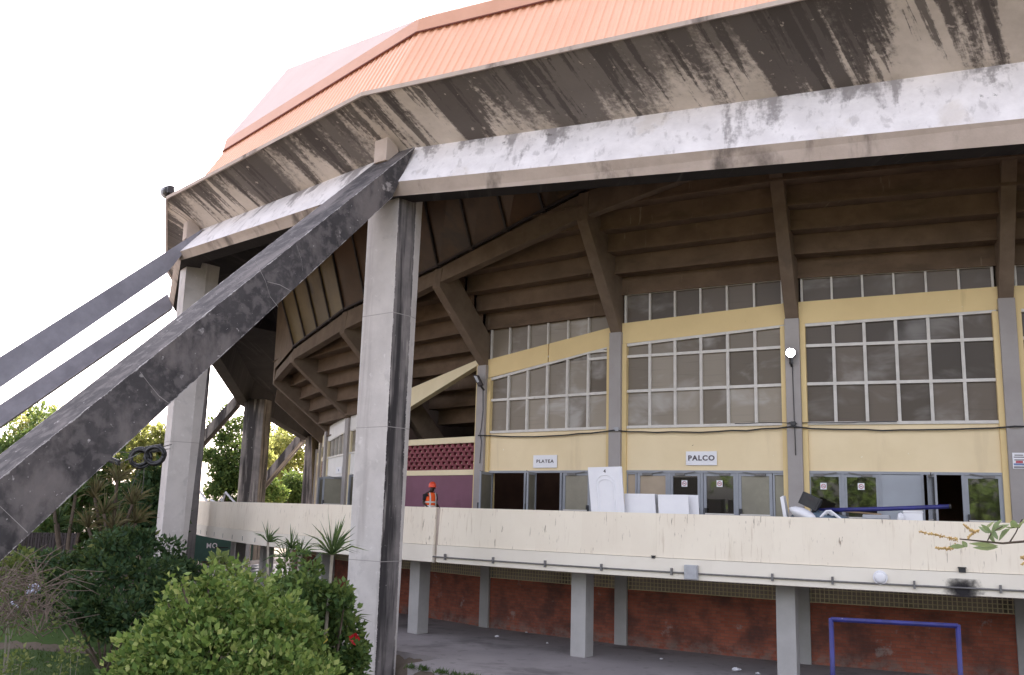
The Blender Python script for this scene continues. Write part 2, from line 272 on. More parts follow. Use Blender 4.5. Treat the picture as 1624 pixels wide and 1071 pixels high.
# ------------------------------------------------------------------ mesh builder
class MB:
    def __init__(s): s.v = []; s.f = []; s.m = []; s.att = {}
    def poly(s, pts, mi=0):
        i = len(s.v); s.v += [Vector(p) for p in pts]; s.f.append(tuple(range(i, i + len(pts)))); s.m.append(mi)
    def prism(s, a, b, mi=0, caps=True):                       # two matching rings
        n = len(a); i = len(s.v); s.v += [Vector(p) for p in a] + [Vector(p) for p in b]
        for j in range(n):
            k = (j + 1) % n; s.f.append((i + j, i + k, i + n + k, i + n + j)); s.m.append(mi[j] if isinstance(mi, (list, tuple)) else mi)
        if caps:
            c = mi[0] if isinstance(mi, (list, tuple)) else mi
            s.f.append(tuple(range(i + n - 1, i - 1, -1))); s.m.append(c); s.f.append(tuple(range(i + n, i + 2 * n))); s.m.append(c)
    def worn(s, a, b, mi=0, w=.09, seg=10):                    # prism whose vertex attribute 'wear' is 1 on the arrises, 0 inside
        n = len(a); a = [Vector(p) for p in a]; b = [Vector(p) for p in b]
        for j in range(n):
            k = (j + 1) % n; m_ = mi[j] if isinstance(mi, (list, tuple)) else mi
            wa, wb = min(.45, w / max(.01, (a[k] - a[j]).length)), min(.45, w / max(.01, (b[k] - b[j]).length))
            for (u0, u1, e0, e1) in ((0, None, 1, 0), (None, -1, 0, 0), (-1, 1, 0, 1)):
                f = lambda u, w_: 0 if u == 0 else (1 if u == 1 else (w_ if u is None else 1 - w_))
                for q in range(seg):
                    t0, t1 = q / seg, (q + 1) / seg; i = len(s.v)
                    for t, u, e in ((t0, u0, e0), (t0, u1, e1), (t1, u1, e1), (t1, u0, e0)):
                        s.att[len(s.v)] = e; s.v.append(a[j].lerp(a[k], f(u, wa)).lerp(b[j].lerp(b[k], f(u, wb)), t))
                    s.f.append((i, i + 1, i + 2, i + 3)); s.m.append(m_)
        for ring, rev in ((a, True), (b, False)):
            i = len(s.v); s.v += ring; r_ = tuple(range(i, i + n)); s.f.append(r_[::-1] if rev else r_); s.m.append(mi[0] if isinstance(mi, (list, tuple)) else mi)
    def box(s, o, x, y, z, mi=0):                              # corner o and three edge vectors
        o, x, y, z = map(Vector, (o, x, y, z)); s.prism([o, o + x, o + x + y, o + y], [o + z, o + x + z, o + x + y + z, o + y + z], mi)
    def cbox(s, c, x, y, z, mi=0):
        c, x, y, z = map(Vector, (c, x, y, z)); s.box(c - (x + y + z) / 2, x, y, z, mi)
    def bar(s, a, b, w, h=None, up=(0, 0, 1), mi=0):
        a, b = Vector(a), Vector(b); d = (b - a).normalized(); h = h or w
        x = d.cross(Vector(up));  x = (x if x.length > 1e-4 else d.cross(Vector((1, 0, 0)))).normalized(); y = d.cross(x)
        r = [x * w / 2 + y * h / 2, x * -w / 2 + y * h / 2, x * -w / 2 - y * h / 2, x * w / 2 - y * h / 2]
        s.prism([a + q for q in r], [b + q for q in r], mi)
    def tube(s, pts, r, n=8, mi=0, caps=True):
        pts = [Vector(p) for p in pts]; rr = r if isinstance(r, (list, tuple)) else [r] * len(pts)
        base = len(s.v); prev = None
        for i, p in enumerate(pts):
            d = (pts[min(i + 1, len(pts) - 1)] - pts[max(i - 1, 0)]).normalized()
            if prev is None:
                x = d.cross(Vector((0, 0, 1))); x = x if x.length > .05 else d.cross(Vector((1, 0, 0)))
            else: x = prev - d * prev.dot(d)
            x.normalize(); prev = x; y = d.cross(x)
            for j in range(n):
                a = 2 * math.pi * j / n; s.v.append(p + (x * math.cos(a) + y * math.sin(a)) * rr[i])
        for i in range(len(pts) - 1):
            for j in range(n):
                k = (j + 1) % n; s.f.append((base + i * n + j, base + i * n + k, base + (i + 1) * n + k, base + (i + 1) * n + j)); s.m.append(mi)
        if caps:
            s.f.append(tuple(base + j for j in range(n - 1, -1, -1))); s.m.append(mi)
            e = base + (len(pts) - 1) * n; s.f.append(tuple(e + j for j in range(n))); s.m.append(mi)
    def ball(s, c, r, n=10, m=7, sc=(1, 1, 1), mi=0):
        c = Vector(c); rows = []
        for i in range(m + 1):
            th = math.pi * i / m; rows.append([c + Vector((math.sin(th) * math.cos(2 * math.pi * j / n) * r * sc[0], math.sin(th) * math.sin(2 * math.pi * j / n) * r * sc[1], math.cos(th) * r * sc[2])) for j in range(n)])
        b = len(s.v)
        for rw in rows: s.v += rw
        for i in range(m):
            for j in range(n):
                k = (j + 1) % n; s.f.append((b + i * n + j, b + (i + 1) * n + j, b + (i + 1) * n + k, b + i * n + k)); s.m.append(mi)
    def build(s, name, mats, parent=None, smooth=False, bevel=0, flat_uv=None):
        me = bpy.data.meshes.new(name); org = parent.matrix_world.translation if parent is not None else Vector((0, 0, 0))
        me.from_pydata([tuple(p) for p in s.v], [], s.f)
        for m in (mats if isinstance(mats, (list, tuple)) else [mats]): me.materials.append(m)
        me.polygons.foreach_set('material_index', s.m)
        me.update()
        uv = me.uv_layers.new(name='UVMap').data
        for p in me.polygons:
            n = p.normal
            ua = Vector((0, 0, 1)).cross(n) if abs(n.z) < .95 else Vector((1, 0, 0))
            ua.normalize(); va = n.cross(ua)
            for li in p.loop_indices:
                co = me.vertices[me.loops[li].vertex_index].co; uv[li].uv = (co.dot(ua), co.dot(va))
        if smooth: me.polygons.foreach_set('use_smooth', [True] * len(me.polygons))
        if s.att:
            at_ = me.attributes.new('wear', 'FLOAT', 'POINT'); at_.data.foreach_set('value', [float(s.att.get(i, 0)) for i in range(len(s.v))])
        o = bpy.data.objects.new(name, me); COL.objects.link(o)
        if parent is not None: o.parent = parent; o.matrix_parent_inverse = parent.matrix_world.inverted()
        if bevel:
            b = o.modifiers.new('bevel', 'BEVEL'); b.width = bevel; b.segments = 2; b.limit_method = 'ANGLE'
        return o
def tag(o, label, cat=None, group=None, kind=None):
    if label: o['label'] = label
    if cat: o['category'] = cat
    if group: o['group'] = group
    if kind: o['kind'] = kind
    return o
def thing(name, loc, label, cat, group=None):
    o = bpy.data.objects.new(name, None); COL.objects.link(o); o.location = loc; o.empty_display_size = .3
    bpy.context.view_layer.update(); return tag(o, label, cat, group)
def leafmesh(name, pos, nrm, size, mat, parent=None, aspect=.55, fold=.25, droop=None):
    """pos Nx3 leaf bases, nrm Nx3 leaf directions (the way each leaf points), size N: kite-shaped, folded leaves"""
    N = len(pos); d = nrm / (np.linalg.norm(nrm, axis=1, keepdims=True) + 1e-9)
    rnd = np.random.normal(size=(N, 3)); s = np.cross(d, rnd); s /= (np.linalg.norm(s, axis=1, keepdims=True) + 1e-9); u = np.cross(s, d)
    L = size[:, None]; w = L * aspect * .5
    a = pos; b = pos + d * L * .45 + s * w + u * w * fold; c = pos + d * L - u * L * .08; e = pos + d * L * .45 - s * w + u * w * fold; mid = pos + d * L * .5
    V = np.stack([a, b, c, e], 1).reshape(-1, 3)
    idx = np.arange(N) * 4
    tri = np.stack([idx, idx + 1, idx + 2, idx, idx + 2, idx + 3], 1).reshape(-1)
    me = bpy.data.meshes.new(name); me.vertices.add(4 * N); me.vertices.foreach_set('co', V.reshape(-1))
    me.loops.add(6 * N); me.loops.foreach_set('vertex_index', tri); me.polygons.add(2 * N)
    me.polygons.foreach_set('loop_start', np.arange(2 * N) * 3); me.update(calc_edges=True); me.validate(); me.materials.append(mat)
    o = bpy.data.objects.new(name, me); COL.objects.link(o)
    if parent is not None: o.parent = parent; o.matrix_parent_inverse = parent.matrix_world.inverted()
    return o
def cloud(blobs, n, size, up=.3, shell=.5):
    """leaf positions in and on a set of ellipsoid blobs (cx,cy,cz,rx,ry,rz)"""
    B = np.array(blobs, float); vol = (B[:, 3] * B[:, 4] * B[:, 5]) ** .7; pick = np.random.choice(len(B), n, p=vol / vol.sum())
    d = np.random.normal(size=(n, 3)); d /= np.linalg.norm(d, axis=1, keepdims=True)
    r = np.random.uniform(shell, 1.08, n) ** .8
    p = B[pick, :3] + d * r[:, None] * B[pick, 3:]
    nr = d + np.random.normal(size=(n, 3)) * .7; nr[:, 2] += up
    return p, nr, size * np.random.uniform(.6, 1.3, n)
def tufted(cx, cy, cz, rx, ry, rz, k, rs, zmin=None):
    """small clumps scattered through an ellipsoid crown, for a broken outline"""
    out = []
    for _ in range(k):
        d = np.random.normal(size=3); d /= np.linalg.norm(d); r = random.uniform(.35, 1.0)
        q = np.array((cx, cy, cz)) + d * r * np.array((rx, ry, rz))
        if zmin is not None and q[2] < zmin: q[2] = zmin + random.random() * .3
        s = rs * random.uniform(.6, 1.4); out.append((q[0], q[1], q[2], s, s, s * .8))
    return out

# ------------------------------------------------------------------ ground
PAV_R = 43.6
def pav_edge(phi): return 43.6 if phi > -15.3 else 42.3
def sstep(a, b, x): t = min(1, max(0, (x - a) / (b - a))); return t * t * (3 - 2 * t)
def ground_h(x, y):
    r = (Vector((x, y)) - C2).length
    ph = polphi(Vector((x, y, 0))); ed_ = pav_edge(ph)
    h = -.07 - .80 * sstep(ed_, ed_ + .9, r) * sstep(-24, -19, ph) * sstep(12, 2, ph) * sstep(8, 14, y)
    out = sstep(PAV_R + .2, PAV_R + 7, r)
    h += 1.75 * out * sstep(17, 5, y)
    bank = sstep(-.5, -2.2, x + .335 * y) * sstep(25.0, 26.6, y)
    h += 1.45 * bank * sstep(75, 60, y)
    h += 5 * sstep(90, 220, y) * sstep(10, -30, x)
    h += .10 * out * math.sin(x * 1.7 + y) * math.cos(y * 1.3 - x * .6)
    return h
def make_ground():
    xs = np.unique(np.concatenate([np.linspace(-900, -60, 14), np.linspace(-60, 30, 181), np.linspace(30, 900, 18)]))
    ys = np.unique(np.concatenate([np.linspace(-400, -10, 10), np.linspace(-10, 70, 161), np.linspace(70, 260, 30), np.linspace(260, 1500, 10)]))
    b = MB(); nx = len(xs)
    b.v = [Vector((x, y, ground_h(x, y))) for y in ys for x in xs]
    for j in range(len(ys) - 1):
        for i in range(nx - 1): b.f.append((j * nx + i, j * nx + i + 1, (j + 1) * nx + i + 1, (j + 1) * nx + i)); b.m.append(0)
    g = surf('soil and grass ground', (.16, .125, .10), (.10, .082, .06), .6, .95, [((.05, .075, .026), (1, 1), .22, .56, .68, .7), ((.2, .155, .12), (1, 1), 1.2, .6, .72, .6)], .6, 8, 'Object')
    tag(b.build('ground', g, smooth=True), None, None, None, 'structure')
make_ground()
def ring_sheet(name, r0, r1, z, a0, a1, step, mat):
    b = MB(); a = a0
    while a < a1 - 1e-6:
        e = min(a1, a + step); b.poly([P(r0, a, z), P(r1, a, z), P(r1, e, z), P(r0, e, z)]); a = e
    return b
lw = MB(); nx_, ny_ = 26, 24
lawn = [[Vector((-(.66 - .40 * i / nx_) * (13 + j * .55), 13 + j * .55, ground_h(-(.66 - .40 * i / nx_) * (13 + j * .55), 13 + j * .55) + .012)) for i in range(nx_ + 1)] for j in range(ny_ + 1)]
for j in range(ny_):
    for i in range(nx_): lw.poly([lawn[j][i], lawn[j][i + 1], lawn[j + 1][i + 1], lawn[j + 1][i]])
tag(lw.build('lawn', surf('lawn', (.045, .085, .022), (.065, .10, .03), .7, .95, [((.12, .10, .06), (1, 1), 1.1, .62, .74, .5)], .8, 20, 'Object')), None, None, None, 'structure')
pv = MB()
for a0, a1, st in ((-130, -15.3, 3.1), (-15.3, 60, 1.5)):
    n_ = int(round((a1 - a0) / st))
    for i in range(n_):
        a, e = a0 + (a1 - a0) * i / n_, a0 + (a1 - a0) * (i + 1) / n_; r_ = pav_edge((a + e) / 2)
        pv.poly([P(34, a, 0), P(r_, a, 0), P(r_, e, 0), P(34, e, 0)]); pv.poly([P(r_, a, 0), P(r_, a, -1.3), P(r_, e, -1.3), P(r_, e, 0)])
pv.poly([P(42.3, -15.3, 0), P(42.3, -15.3, -1.3), P(43.6, -15.3, -1.3), P(43.6, -15.3, 0)])
tag(pv.build('pavement', m_slab), None, None, None, 'structure')

# ------------------------------------------------------------------ the arena
ARENA = thing('arena_building', P(0.01, 0, 0), 'round concrete sports arena with orange roof, stained fascia and slanting buttresses', 'arena')
RF = {k: 36.873 for k in range(-12, 9)}; RF.update({-4: 36.1, -5: 35.6, -6: 35.25, -7: 35.6, -8: 36.2})
def fp(k, s, z, o=0.0):                                         # point on facade bay k..k+1, s metres along, o metres proud
    A, B = P(RF[k], K(k), z), P(RF[k + 1], K(k + 1), z); d = (B - A); L = math.hypot(d.x, d.y); d /= L
    n = Vector((d.y, -d.x, 0)); return A + d * s + n * o
def bayL(k): A, B = P(RF[k], K(k), 0), P(RF[k + 1], K(k + 1), 0); return (B - A).length
def fbox(b, k, s0, s1, z0, z1, o0, o1, mi=0):                    # box on a bay; z0/z1 may be (left, right) pairs
    za, zb = z0 if isinstance(z0, tuple) else (z0, z0); zc, zd = z1 if isinstance(z1, tuple) else (z1, z1)
    b.prism([fp(k, s0, za, o0), fp(k, s1, zb, o0), fp(k, s1, zd, o0), fp(k, s0, zc, o0)], [fp(k, s0, za, o1), fp(k, s1, zb, o1), fp(k, s1, zd, o1), fp(k, s0, zc, o1)], mi)
def fs(px, k, z): # photo column -> s on bay k at height z
    A, B = P(RF[k], K(k), z), P(RF[k + 1], K(k + 1), z); d = (B - A).normalized(); n = Vector((d.y, -d.x, 0))
    lo, hi = -2.0, 8.0
    def pxof(s):
        q = fp(k, s, z) - E0; return 812 + F * q.dot(cr) / q.dot(cw)
    for _ in range(40):
        m = (lo + hi) / 2
        if pxof(m) < px: lo = m
        else: hi = m
    return lo
DECK, HEAD, SILL = 2.85, 5.07, 6.42

# --- ring beam corners: each corner gives six profile points (R, z): T top, Cr crease, L1 lip top, L2 lip bottom, B2, B1, TI
def prof_from(phi, T, Cr, L1, L2):
    q = [hitphi(*p, phi) for p in (T, Cr, L1, L2)]; return [(polR(p), p.z) for p in q]
PHI1, PHI2, PHI3 = -16.8, -32.0, -44.5
pr1 = prof_from(PHI1, (575, 152), (648, 236), (612, 290), (620, 312))
pr2 = prof_from(PHI2, (265, 316), (323, 363), (279, 401), (287, 413))
l3 = hitphi(274.5, 488, PHI3); t3 = hitphi(264.5, 428, PHI3)
def off_prof(R, z, dz=0): return [(R + pr1[i][0] - pr1[3][0], z + pr1[i][1] - pr1[3][1] + dz * (i < 3)) for i in range(4)]
pr3 = off_prof(polR(l3), l3.z); pr3[0] = (polR(t3), t3.z)
l4 = hitphi(378, 641, -78); l5 = hitphi(480, 698, -95)
pr4 = off_prof(polR(l4), l4.z); pr5 = off_prof(polR(l5), l5.z)
# the long right-hand bay: level beam, its next corner lies outside the frame
Q1 = hitphi(620, 312, PHI1); Q2 = hitZ(1624, 228, Q1.z - .3); QE = Q1 + (Q2 - Q1) * 1.32
PHI0 = polphi(QE)
def along(p, q, i):                                             # where the photo line p-q reaches the corner plane with the right set-back
    best = None
    for n in range(2400):
        t = n / 2400 * 3.0 + 1.0; x = p[0] + (q[0] - p[0]) * t; y = p[1] + (q[1] - p[1]) * t
        h = hitphi(x, y, PHI0); e = abs(polR(h) - (polR(QE) + pr1[i][0] - pr1[3][0])) if i else abs((h.z - 14.17) - .53 * (polR(h) - polR(QE) - pr1[1][0] + pr1[3][0]))
        if (h - QE).length < 9 and (best is None or e < best[0]): best = (e, h)
    return (polR(best[1]), best[1].z)
pr0 = [along((575, 152), (1270, 0), 0), along((648, 236), (1624, 98), 1), along((612, 290), (1624, 188), 2), (polR(QE), QE.z)]
CORN = [(PHI0, pr0), (PHI1, pr1), (PHI2, pr2), (PHI3, pr3), (-78, pr4), (-95, pr5)]
zz = 9.6
for ph in (-118, -142, -166, -190, -214, -238, -262, -286, -310, -328): CORN.append((ph, off_prof(43.5, zz))); zz += .3
def full(pr):
    (rt, zt), (rc, zc), (r1, z1), (r2, z2) = pr
    return [(rt, zt), (rc, zc), (r1, z1), (r2, z2), (r2 - .75, z2 + .03), (rc - .45, zc + .05), (rt - .40, zt + .06)]
NC = len(CORN)
for i in range(NC):
    (pa, A), (pb, B) = CORN[i], CORN[(i + 1) % NC]; A, B = full(A), full(B)
    a = [P(r, pa, z) for r, z in A]; b_ = [P(r, pb, z) for r, z in B]
    m = MB()
    for j in range(16):
        g = lambda q0, q1, t: q0.lerp(q1, t)
        t0, t1 = j / 16, (j + 1) / 16; m.poly([g(a[0], b_[0], t0), g(a[1], b_[1], t0), g(a[1], b_[1], t1), g(a[0], b_[0], t1)]); i_ = len(m.v) - 4; m.att.update({i_: 1, i_ + 1: 0, i_ + 2: 0, i_ + 3: 1})
    fo = m.build('fascia', m_fascia, ARENA)
    if i == 0:                                                   # run-off slants along the wide bay
        for l_ in fo.data.uv_layers[0].data: l_.uv.x -= .36 * l_.uv.y
    m = MB(); m.poly([a[1], a[2], b_[2], b_[1]]); m.att.update({0: 1, 1: 0, 2: 0, 3: 1}); m.build('ledge', m_ledge, ARENA)
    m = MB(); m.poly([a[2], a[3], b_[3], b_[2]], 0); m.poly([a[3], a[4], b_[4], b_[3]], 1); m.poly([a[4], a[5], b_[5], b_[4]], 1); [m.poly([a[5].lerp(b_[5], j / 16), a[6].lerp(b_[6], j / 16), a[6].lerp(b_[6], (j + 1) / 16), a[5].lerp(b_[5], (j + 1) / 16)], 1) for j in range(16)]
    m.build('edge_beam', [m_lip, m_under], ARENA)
    # coping along the top edge
    m = MB(); up = Vector((0, 0, .09)); oa, ob = v3(rad(pa)) * .05, v3(rad(pb)) * .05
    m.prism([a[0] + oa - up * .3, a[0] + oa + up, a[6] + up, a[6] - up * .2], [b_[0] + ob - up * .3, b_[0] + ob + up, b_[6] + up, b_[6] - up * .2]); m.build('coping', m_lip, ARENA)
# --- roof: corrugated lower band, flashing, smoother upper roof
f1 = hitphi(665, 52, PHI1); f2 = hitphi(358, 240, PHI2); u2 = hitphi(456, 109, PHI2); u1 = hitphi(757, 0, PHI1)
dF1 = (polR(f1) - pr1[0][0], f1.z - pr1[0][1]); dF2 = (polR(f2) - pr2[0][0], f2.z - pr2[0][1])
dU2 = (polR(u2) - polR(f2), u2.z - f2.z); dU1 = (polR(u1) - polR(f1), u1.z - f1.z)
rf = []
for i, (ph, pr) in enumerate(CORN):
    dF = dF1 if i < 2 else dF2; dU = dU1 if i < 2 else dU2
    T = pr[0]; base = (T[0] - .55, T[1] - .05); fl = (T[0] + dF[0], T[1] + dF[1]); rf.append((ph, base, fl, (fl[0] + dU[0], fl[1] + dU[1])))
roof = MB(); fla = MB(); upr = MB(); fix = MB()
apex = Vector((C2.x, C2.y, 31))
def corrugated(m, a0, a1, b0, b1, pitch=.27, dep=.035):
    """trapezoid-ribbed sheet between bottom edge a0-b0 and top edge a1-b1"""
    L = (b0 - a0).length; n = max(4, int(L / pitch)); nr = (a1 - a0).cross(b0 - a0).normalized()
    if nr.dot(v3(a0.xy - C2)) < 0: nr = -nr
    pr = []
    for i in range(n):
        for f_, h in ((0, 0), (.45, 0), (.58, dep), (.87, dep)): pr.append(((i + f_) / n, h))
    pr.append((1, 0)); base = len(m.v)
    for t, h in pr: m.v += [a0.lerp(b0, t) + nr * h, a1.lerp(b1, t) + nr * h]
    for i in range(len(pr) - 1): m.f.append((base + 2 * i, base + 2 * i + 1, base + 2 * i + 3, base + 2 * i + 2)); m.m.append(0)
for i in range(NC):
    A, B = rf[i], rf[(i + 1) % NC]
    a0, a1, a2 = [P(r, A[0], z) for r, z in A[1:]]; b0, b1, b2 = [P(r, B[0], z) for r, z in B[1:]]
    if i in (0, 1, 2, NC - 1): corrugated(roof, a0, a1, b0, b1)
    else: roof.poly([a0, a1, b1, b0])
    # flashing: a folded strip hung over the head of the sheets
    ea = (a1 - a0).normalized(); eb = (b1 - b0).normalized(); na = v3(rad(A[0])) * .10; nb = v3(rad(B[0])) * .10
    fa = a1 + Vector((0, 0, .44)) + na * .3; fb = b1 + Vector((0, 0, .44)) + nb * .3
    fla.poly([a1 + na - ea * .02, fa, fb, b1 + nb - eb * .02]); fla.poly([a1 + na - ea * .02, a1 - ea * .0, b1 - eb * .0, b1 + nb - eb * .02])
    upr.poly([fa, a2, b2, fb]); upr.poly([a2, apex, b2])
    if i in (0, 1):
        fix.bar(a1 + na * 1.02 - ea * .05, b1 + nb * 1.02 - eb * .05, .03, .04)
ro = roof.build('roof', m_roof, ARENA); fla.build('ridge_flashing', m_flash, ro); fix.build('sheet_fixings', m_rooffix, ro)
upr.build('upper_roof', m_roofup, ARENA)
# vent stub standing on the coping at the top right
m = MB(); q = hitphi(1158, 22, polphi(P(45, -5.2, 0))); m.tube([q - Vector((0, 0, .3)), q + Vector((0, 0, .45))], .07, 8); m.build('roof_post', m_black, ARENA)

# --- columns under the ring beam
def column(pa, pb, pc, pd, ytop, R, phi_hint, ztop, mats, name='column'):
    """pa..pd: photo x of the visible arrises at height ytop; outer face a-b, side b-c, back flare c-d"""
    b0 = hitR(pb, ytop, R); ph = polphi(b0); ro_, ta = v3(rad(ph)), v3(tan_(ph))
    a0 = hitplane(pa, ytop, b0, ro_); w = (a0 - b0).dot(ta)                        # signed sideways width (negative: to the left)
    c0 = hitplane(pc, ytop, b0, ta); dp = -(c0 - b0).dot(ro_)
    nd_ = (ta + ro_ * .35).normalized(); d0 = hitplane(pd, ytop, c0, nd_); fl = -(d0 - c0).dot(ro_); fl = max(.15, min(fl, 1.2))
    cut = fl * .35
    def ring(z, f):
        o = v3(b0, z); return [o + ta * w, o, o - ro_ * dp, o - ro_ * (dp + fl * f) - ta * cut * f, o - ro_ * (dp + fl * f) + ta * (w + cut * f), o - ro_ * dp + ta * w]
    m = MB(); top, bot = ring(ztop, 1), ring(-1.6, .12)
    m.worn(bot, top, [0, 1, 2, 2, 2, 2], .12, 24); o = m.build(name, mats, ARENA)
    # shuttering joints
    for z in (2.4, 5.9, 9.0):
        f = (z + 1.6) / (ztop + 1.6); r0 = [x + (x - v3(b0 + ta * w * .5 - ro_ * dp * .5, x.z)).normalized() * .004 for x in ring(z, .12 + .88 * f)]
        j = MB(); j.prism(r0, [x + Vector((0, 0, .018)) for x in r0]); j.build('shuttering_joint', m_grey, o)
    return b0, ro_, ta, w, dp
COLS = []
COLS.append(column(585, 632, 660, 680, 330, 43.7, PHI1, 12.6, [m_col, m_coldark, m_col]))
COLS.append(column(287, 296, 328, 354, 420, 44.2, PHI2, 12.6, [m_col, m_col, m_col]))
def simple_column(phi, R, w, d, ztop, mats):
    o = P(R, phi, 0); ro_, ta = v3(rad(phi)), v3(tan_(phi)); m = MB()
    rg = lambda z: [v3(o, z) + ta * x + ro_ * y for x, y in ((-w / 2, 0), (w / 2, 0), (w / 2, -d), (-w / 2, -d))]
    m.prism(rg(-.4), rg(ztop), [0, 1, 1, 1]); m.build('column', mats, ARENA, bevel=.03)
c4p = hitY(394, 660, l4.y); c5p = hitY(496, 715, l5.y)
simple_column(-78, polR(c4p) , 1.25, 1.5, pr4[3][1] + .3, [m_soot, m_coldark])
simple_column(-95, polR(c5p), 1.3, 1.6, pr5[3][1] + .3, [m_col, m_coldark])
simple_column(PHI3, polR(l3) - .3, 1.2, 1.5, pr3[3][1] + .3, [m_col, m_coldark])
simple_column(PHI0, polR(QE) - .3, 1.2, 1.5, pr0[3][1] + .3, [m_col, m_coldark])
# stub blocks where the buttress heads meet the fascia
def stub(phi, pxs, R):
    ro_, ta = v3(rad(phi)), v3(tan_(phi)); m = MB(); (rc, zc), (rt, zt) = CORN[[c[0] for c in CORN].index(phi)][1][1], CORN[[c[0] for c in CORN].index(phi)][1][0]
    q = P(rc + .02, phi, zc - .45) + ta * R; w = pxs
    h = .85; out = .55
    m.prism([q - ta * w / 2 - ro_ * .1, q + ta * w / 2 - ro_ * .1, q + ta * w / 2 + ro_ * out, q - ta * w / 2 + ro_ * out],
            [q - ta * w / 2 + ro_ * .25 + Vector((0, 0, h)), q + ta * w / 2 + ro_ * .25 + Vector((0, 0, h)), q + ta * w / 2 + ro_ * (out) + Vector((0, 0, h * .78)), q - ta * w / 2 + ro_ * (out) + Vector((0, 0, h * .78))])
    m.build('stub_block', m_lip, ARENA, bevel=.02)
stub(PHI1, .50, -.55); stub(PHI2, .45, -.35)
# --- slanting buttresses
def buttress(phi, e_r, e_l, top_hi, top_lo, bot_hi, bot_lo, mat, head=None, ext=2.2):
    """side face in the radial plane offset e_r; photo points: upper arris near/far, lower arris near/far"""
    A = hitphi(*top_hi, phi, e_r); B = hitphi(*top_lo, phi, e_r); Cc = hitphi(*bot_hi, phi, e_r); D = hitphi(*bot_lo, phi, e_r)
    ta = v3(tan_(phi)); w = ta * (e_l - e_r)
    B2 = A + (B - A) * ext; D2 = Cc + (D - Cc) * ext
    def cut(p, q, z): t = (z - p.z) / (q.z - p.z); return p + (q - p) * t
    B2, D2 = cut(A, B2, -.5), cut(Cc, D2, -.5)
    if head: A = hitphi(*head, phi, e_r)
    m = MB(); m.worn([A, A + w, Cc + w, Cc], [B2, B2 + w, D2 + w, D2], 0, .16, 30); return m.build('buttress', mat, ARENA), (A, B2, D2, Cc)
e_r = .36
# sideways width of the near buttress so that its far arris passes through (300, 493)
def left_arris(e): # vertical mismatch of the left arris against the near one
    A = hitphi(608, 276, PHI1, e_r); B = hitphi(0, 760, PHI1, e_r); L = hitphi(212, 558, PHI1, e); rA, rB, rL = [Vector(((p - v3(C2)).dot(v3(rad(PHI1))), p.z)) for p in (A, B, L)]
    t = (rL.x - rA.x) / (rB.x - rA.x); return rL.y - (rA.y + t * (rB.y - rA.y))
es = [e_r - .02 * i for i in range(5, 90)]; e_l = min(es, key=lambda e: abs(left_arris(e)))
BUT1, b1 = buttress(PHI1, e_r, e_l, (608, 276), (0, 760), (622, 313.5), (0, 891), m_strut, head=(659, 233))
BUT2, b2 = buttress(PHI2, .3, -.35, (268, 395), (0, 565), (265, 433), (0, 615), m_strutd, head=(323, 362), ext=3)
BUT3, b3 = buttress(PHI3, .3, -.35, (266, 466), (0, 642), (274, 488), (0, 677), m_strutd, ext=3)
for pts in ([(222, 590), (238, 611), (252, 628), (268, 640)], [(405, 414), (421, 446), (428, 470), (441, 487)], [(424, 447), (444, 452), (462, 462)], [(0, 803), (22, 824), (44, 845)], [(470, 388), (478, 412), (480, 430)]):
    m = MB(); c_ = [hitphi(x, y, PHI1, e_r + .004) for x, y in pts]; d2 = [Vector((0, 0, .009)) * random.uniform(.5, 1.3) for _ in c_]
    for p_, q_, h1, h2 in zip(c_, c_[1:], d2, d2[1:]): m.poly([p_ - h1, q_ - h2, q_ + h2, p_ + h1])
    m.build('mortar_line', m_grey, BUT1)
if 0: print('BUTTRESS', e_l, [tuple(round(x, 1) for x in p) for p in b1])
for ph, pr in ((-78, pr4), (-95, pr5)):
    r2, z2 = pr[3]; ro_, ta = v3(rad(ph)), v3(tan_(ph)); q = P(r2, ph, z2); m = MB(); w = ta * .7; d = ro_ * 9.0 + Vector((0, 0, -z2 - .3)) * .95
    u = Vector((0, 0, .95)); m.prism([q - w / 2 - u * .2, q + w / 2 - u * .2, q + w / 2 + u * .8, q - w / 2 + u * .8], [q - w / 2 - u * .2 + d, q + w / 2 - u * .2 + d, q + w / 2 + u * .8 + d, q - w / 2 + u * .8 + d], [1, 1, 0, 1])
    m.build('buttress', [m_soot, m_coldark], ARENA, bevel=.03)

